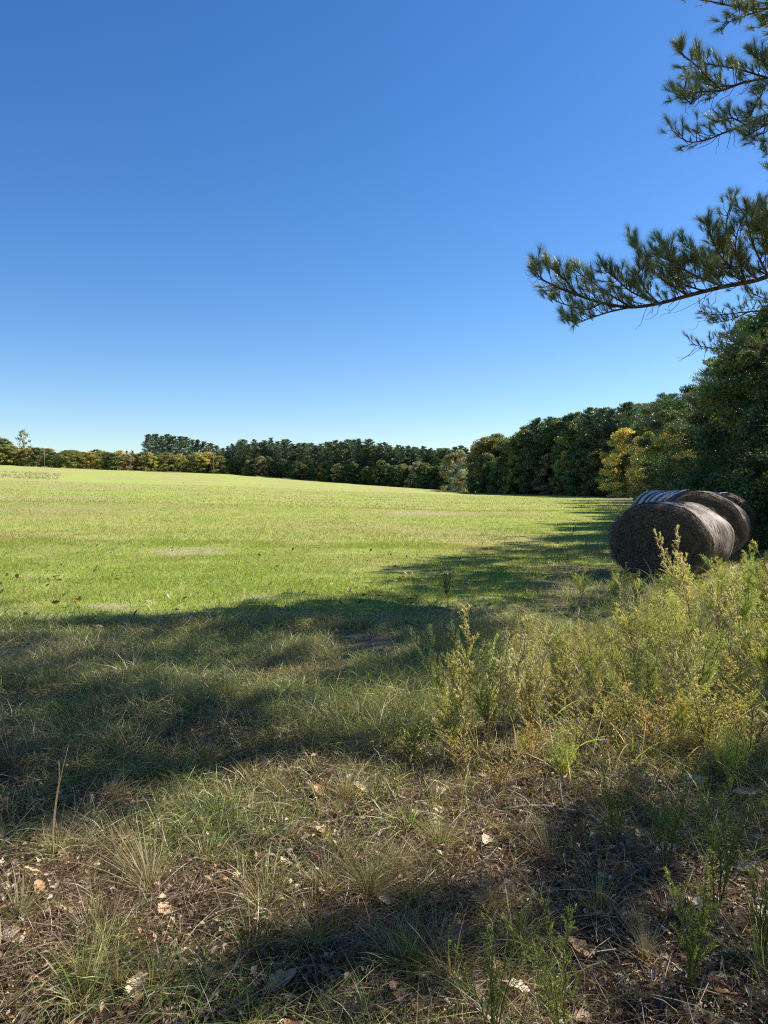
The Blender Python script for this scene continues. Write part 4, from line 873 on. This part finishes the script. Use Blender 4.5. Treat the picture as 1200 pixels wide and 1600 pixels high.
def far_brush():
    a = Acc(); n = 8150
    px = np.concatenate([rng.random(5000) * 110 - 15, 400 + rng.random(3000) * 95, rng.random(1000) * 700])[:8150]
    Y = np.where(np.arange(n) < 5000, rr_(0, 1) + 190 + 45 * rng.random(n), np.where(np.arange(n) < 8000, 300 + 8 * rng.random(n), 150 + 100 * rng.random(n)))
    Y[:5000] = 165 + 70 * rng.random(5000); Y[5000:8000] = np.interp(px[5000:8000], [350, 440, 560], [325, 308, 275]) - rng.random(3000) * 6
    x = gx(px, Y); cl = vn(x, Y, 5, 82) * .6 + vn(x, Y, 14, 83) * .5; k = rng.random(n) < sst(.3, .8, cl) * .6; x, Y = x[k], Y[k]; n = len(x)
    P = np.stack([x, Y, H(x, Y)], -1); a.add(*blades(P, up(n, .7), .25 + .5 * rng.random(n), .09, np.zeros((n, 3)), 2, pick([(.36, .34, .17), (.26, .27, .11), (.40, .35, .22)], n), taper=False)); return a
tag(far_brush().obj('tall_weeds', M_grass), 'tall tan weeds standing in patches at the far side of the field', 'weeds', kind='stuff')

# ------------------------------------------------------------------ single large fallen leaves
HL = [(255, 1436, .10, 0, 'pinkish tan fallen leaf lying below the large arching tussock'), (215, 1555, .11, 2, 'pale curled fallen leaf near the bottom left corner'), (440, 1550, .12, 0, 'tan fallen leaf at the bottom left of centre'), (18, 1480, .12, 4, 'broad pale fallen leaf at the left edge of the photo'),
      (565, 1240, .10, 2, 'pale fallen leaf in front of the bushy weeds'), (170, 1250, .10, 0, 'tan fallen leaf just below the left deep shade'), (410, 1447, .09, 1, 'brown fallen leaf in the litter left of centre'), (905, 1495, .11, 5, 'orange-brown fallen leaf standing in the lower shade'), (715, 1480, .13, 3, 'large dark fallen leaf in the shade at bottom centre'),
      (755, 1420, .11, 1, 'brown fallen leaf among the shaded litter'), (600, 1420, .08, 2, 'small pale fallen leaf right of the upright green tussock'), (870, 1440, .10, 1, 'brown fallen leaf under the lower middle shade'), (1000, 1315, .10, 2, 'pale fallen leaf past the end of the fallen branch'), (1040, 1340, .11, 4, 'long pale fallen leaf right of the fallen branch'),
      (1165, 1250, .13, 0, 'tan fallen leaf right of the pale green scrap'), (1085, 1425, .10, 2, 'pale fallen leaf in the lower right litter'), (1190, 1440, .09, 4, 'pale fallen leaf at the right edge near the bottom'), (350, 1195, .09, 1, 'brown fallen leaf at the top of the dry litter'), (985, 1450, .10, 0, 'tan fallen leaf between shade and lower right litter'),
      (760, 1325, .09, 2, 'pale fallen leaf left of the fallen branch'), (690, 1245, .09, 4, 'whitish fallen leaf under the golden-tipped stalk'), (820, 1225, .09, 5, 'rust orange fallen leaf above the fallen branch'), (340, 1540, .10, 3, 'dark brown fallen leaf at the bottom left'), (60, 1400, .08, 5, 'rusty fallen leaf near the left edge'), (500, 1310, .09, 0, 'tan fallen leaf in the middle litter'),
      (460, 1180, .10, 2, 'pale fallen leaf at the upper edge of the litter'), (620, 1570, .10, 1, 'brown fallen leaf at the bottom centre'), (1130, 1570, .09, 0, 'tan fallen leaf close to the bottom right corner'), (810, 1560, .09, 4, 'whitish fallen leaf at the bottom right of centre'), (290, 1330, .09, 3, 'dark fallen leaf above the large arching tussock')]
for i, (px, py, s, m, lb) in enumerate(HL):
    x, y = ground(px, py); o = bpy.data.objects.new('fallen_leaf', LM[m]); COL.objects.link(o); o.location = (x, y, float(H(x, y)) + .03)
    s *= .85; o.scale = (s * 1.1, s * 1.1, s); o.rotation_euler = (rr_(-.35, .35) - .15, rr_(-.35, .35), rng.random() * 6.28); tag(o, lb, 'leaf', 'large fallen leaves in the foreground')

# fallen branch
def fallen_branch():
    pts = [(785, 1275), (830, 1272), (880, 1276), (925, 1290), (965, 1315), (990, 1340)]; w3 = []
    for a, b in pts: x, y = ground(a, b); w3.append([x, y, float(H(x, y)) + .035])
    w3 = smoothpath(w3, 5); o0 = w3[0].copy(); root = empty('fallen_branch', o0); t = Acc(); rb = np.random.default_rng(9)
    tube(t, w3 - o0 + rb.normal(size=w3.shape) * .003, np.linspace(.008, .016, len(w3)), (1, 1, 1), 8); t.obj('stick', M_graybark, root, True)
    t = Acc()
    for k, (i, d) in enumerate([(5, (-.12, .10, .05)), (10, (.03, .22, .07)), (14, (-.15, -.06, .09)), (18, (.15, .10, .06)), (21, (-.1, .15, .1))]):
        p = w3[i] - o0; tube(t, curve(p, p + np.array(d), 5, .02, .006, rb), [.006, .005, .004, .003, .002], (1, 1, 1), 5)
    t.obj('side_twigs', M_graybark, root, True); tag(root, 'grey fallen branch curving through the litter at lower right', 'branch')
fallen_branch()
# pale green scrap
def scrap():
    x, y = ground(1083, 1228); n = 13; u = np.linspace(-1, 1, n); U, W = np.meshgrid(u, u, indexing='ij'); r = np.random.default_rng(4)
    rad = np.sqrt(U ** 2 + W ** 2); kk = np.where(rad > 1, 1 / np.maximum(rad, 1e-6), 1)
    Z = .35 * (1 - np.clip(rad, 0, 1) ** 2) + r.normal(size=U.shape) * .10 + .12 * np.sin(U * 6 + W * 4); V = np.stack([U * kk, W * kk * .7, Z], -1).reshape(-1, 3) * .062
    i, j = np.meshgrid(np.arange(n - 1), np.arange(n - 1), indexing='ij'); a_ = i * n + j; F = np.concatenate([np.stack([a_, a_ + n, a_ + n + 1], -1).reshape(-1, 3), np.stack([a_, a_ + n + 1, a_ + 1], -1).reshape(-1, 3)])
    A = Acc(); A.add(V, F, (.36, .50, .44)); o = A.obj('plastic_scrap', M_dry, None, False, (x, y, float(H(x, y)) + .03)); tag(o, 'crumpled pale green scrap lying in the shaded litter at right', 'scrap')
scrap()

# ------------------------------------------------------------------ road beyond the field, poles and wires
def strip(name, p, q, wd, col, up_=.03):
    m = bpy.data.materials.new(name); m.use_nodes = True; b = m.node_tree.nodes['Principled BSDF']; b.inputs['Base Color'].default_value = (*col, 1); b.inputs['Roughness'].default_value = .9
    nz_ = nd(m.node_tree, 'ShaderNodeTexNoise'); nz_.inputs['Scale'].default_value = 3; cr = nd(m.node_tree, 'ShaderNodeValToRGB'); cr.color_ramp.elements[0].color = (*[c * .8 for c in col], 1); cr.color_ramp.elements[1].color = (*[c * 1.15 for c in col], 1)
    m.node_tree.links.new(nz_.outputs[0], cr.inputs[0]); m.node_tree.links.new(cr.outputs[0], b.inputs['Base Color'])
    n = 60; t = np.linspace(0, 1, n)[:, None]; c = np.array(p) * (1 - t) + np.array(q) * t; d = unit(np.array(q) - np.array(p)); s = np.array([-d[1], d[0]]); V = []
    for k in np.linspace(-.5, .5, 5): e = c + s * wd * k; V.append(np.stack([e[:, 0], e[:, 1], H(e[:, 0], e[:, 1]) + up_], -1))
    V = np.stack(V, 1).reshape(-1, 3); i, j = np.meshgrid(np.arange(n - 1), np.arange(4), indexing='ij'); a_ = i * 5 + j
    F = np.concatenate([np.stack([a_, a_ + 5, a_ + 6], -1).reshape(-1, 3), np.stack([a_, a_ + 6, a_ + 1], -1).reshape(-1, 3)]); A = Acc(); A.add(V, F, (1, 1, 1)); return A.obj(name, m)
tag(strip('road', (gx(235, 318), 318), (gx(372, 350), 350), 7, (.36, .34, .32), .12), kind='structure')
PL = [(-150, 321), (70, 320), (205, 319), (334, 318)]; tops = []
for i, (px, Y) in enumerate(PL):
    x = gx(px, Y); z = float(H(x, Y)); root = empty('utility_pole', (x, Y, z)); t = Acc(); tube(t, [(0, 0, -.4), (0, 0, 4), (0, 0, 8.4)], [.13, .11, .08], (1, 1, 1), 8); t.obj('pole', M_graybark, root)
    t = Acc(); tube(t, [(-1, 0, 7.8), (0, -.12, 7.8), (1, 0, 7.8)], [.06, .06, .06], (1, 1, 1), 4); t.obj('crossarm', M_graybark, root); tops.append(np.array([x, Y, z + 7.9]))
    tag(root, 'thin grey utility pole before the far tree row, ' + ['beyond the photo', 'nearest the left edge', 'left of the pine stand', 'at the pale road'][i], 'utility pole', 'utility poles along the far road')
for k, dx in enumerate((-.9, .9)):
    t = Acc()
    for a_, b_ in zip(tops[:-1], tops[1:]): tube(t, curve(a_ + [dx, 0, 0], b_ + [dx, 0, 0], 14, -.8), .02, (.25, .25, .25), 4)
    tag(t.obj('power_line', M_graybark), ['lower-left', 'right-hand'][k] + ' one of two thin wires strung between the far utility poles', 'wire', 'wires between the far poles')
for pk in list(protos):
    if pk not in used:
        for c in list(protos[pk].children): bpy.data.objects.remove(c)
        bpy.data.objects.remove(protos[pk])
for kind, L_ in WP.items():
    for i, o in enumerate(L_):
        if (kind, i) not in usedw:
            for c in list(o.children): bpy.data.objects.remove(c)
            bpy.data.objects.remove(o)
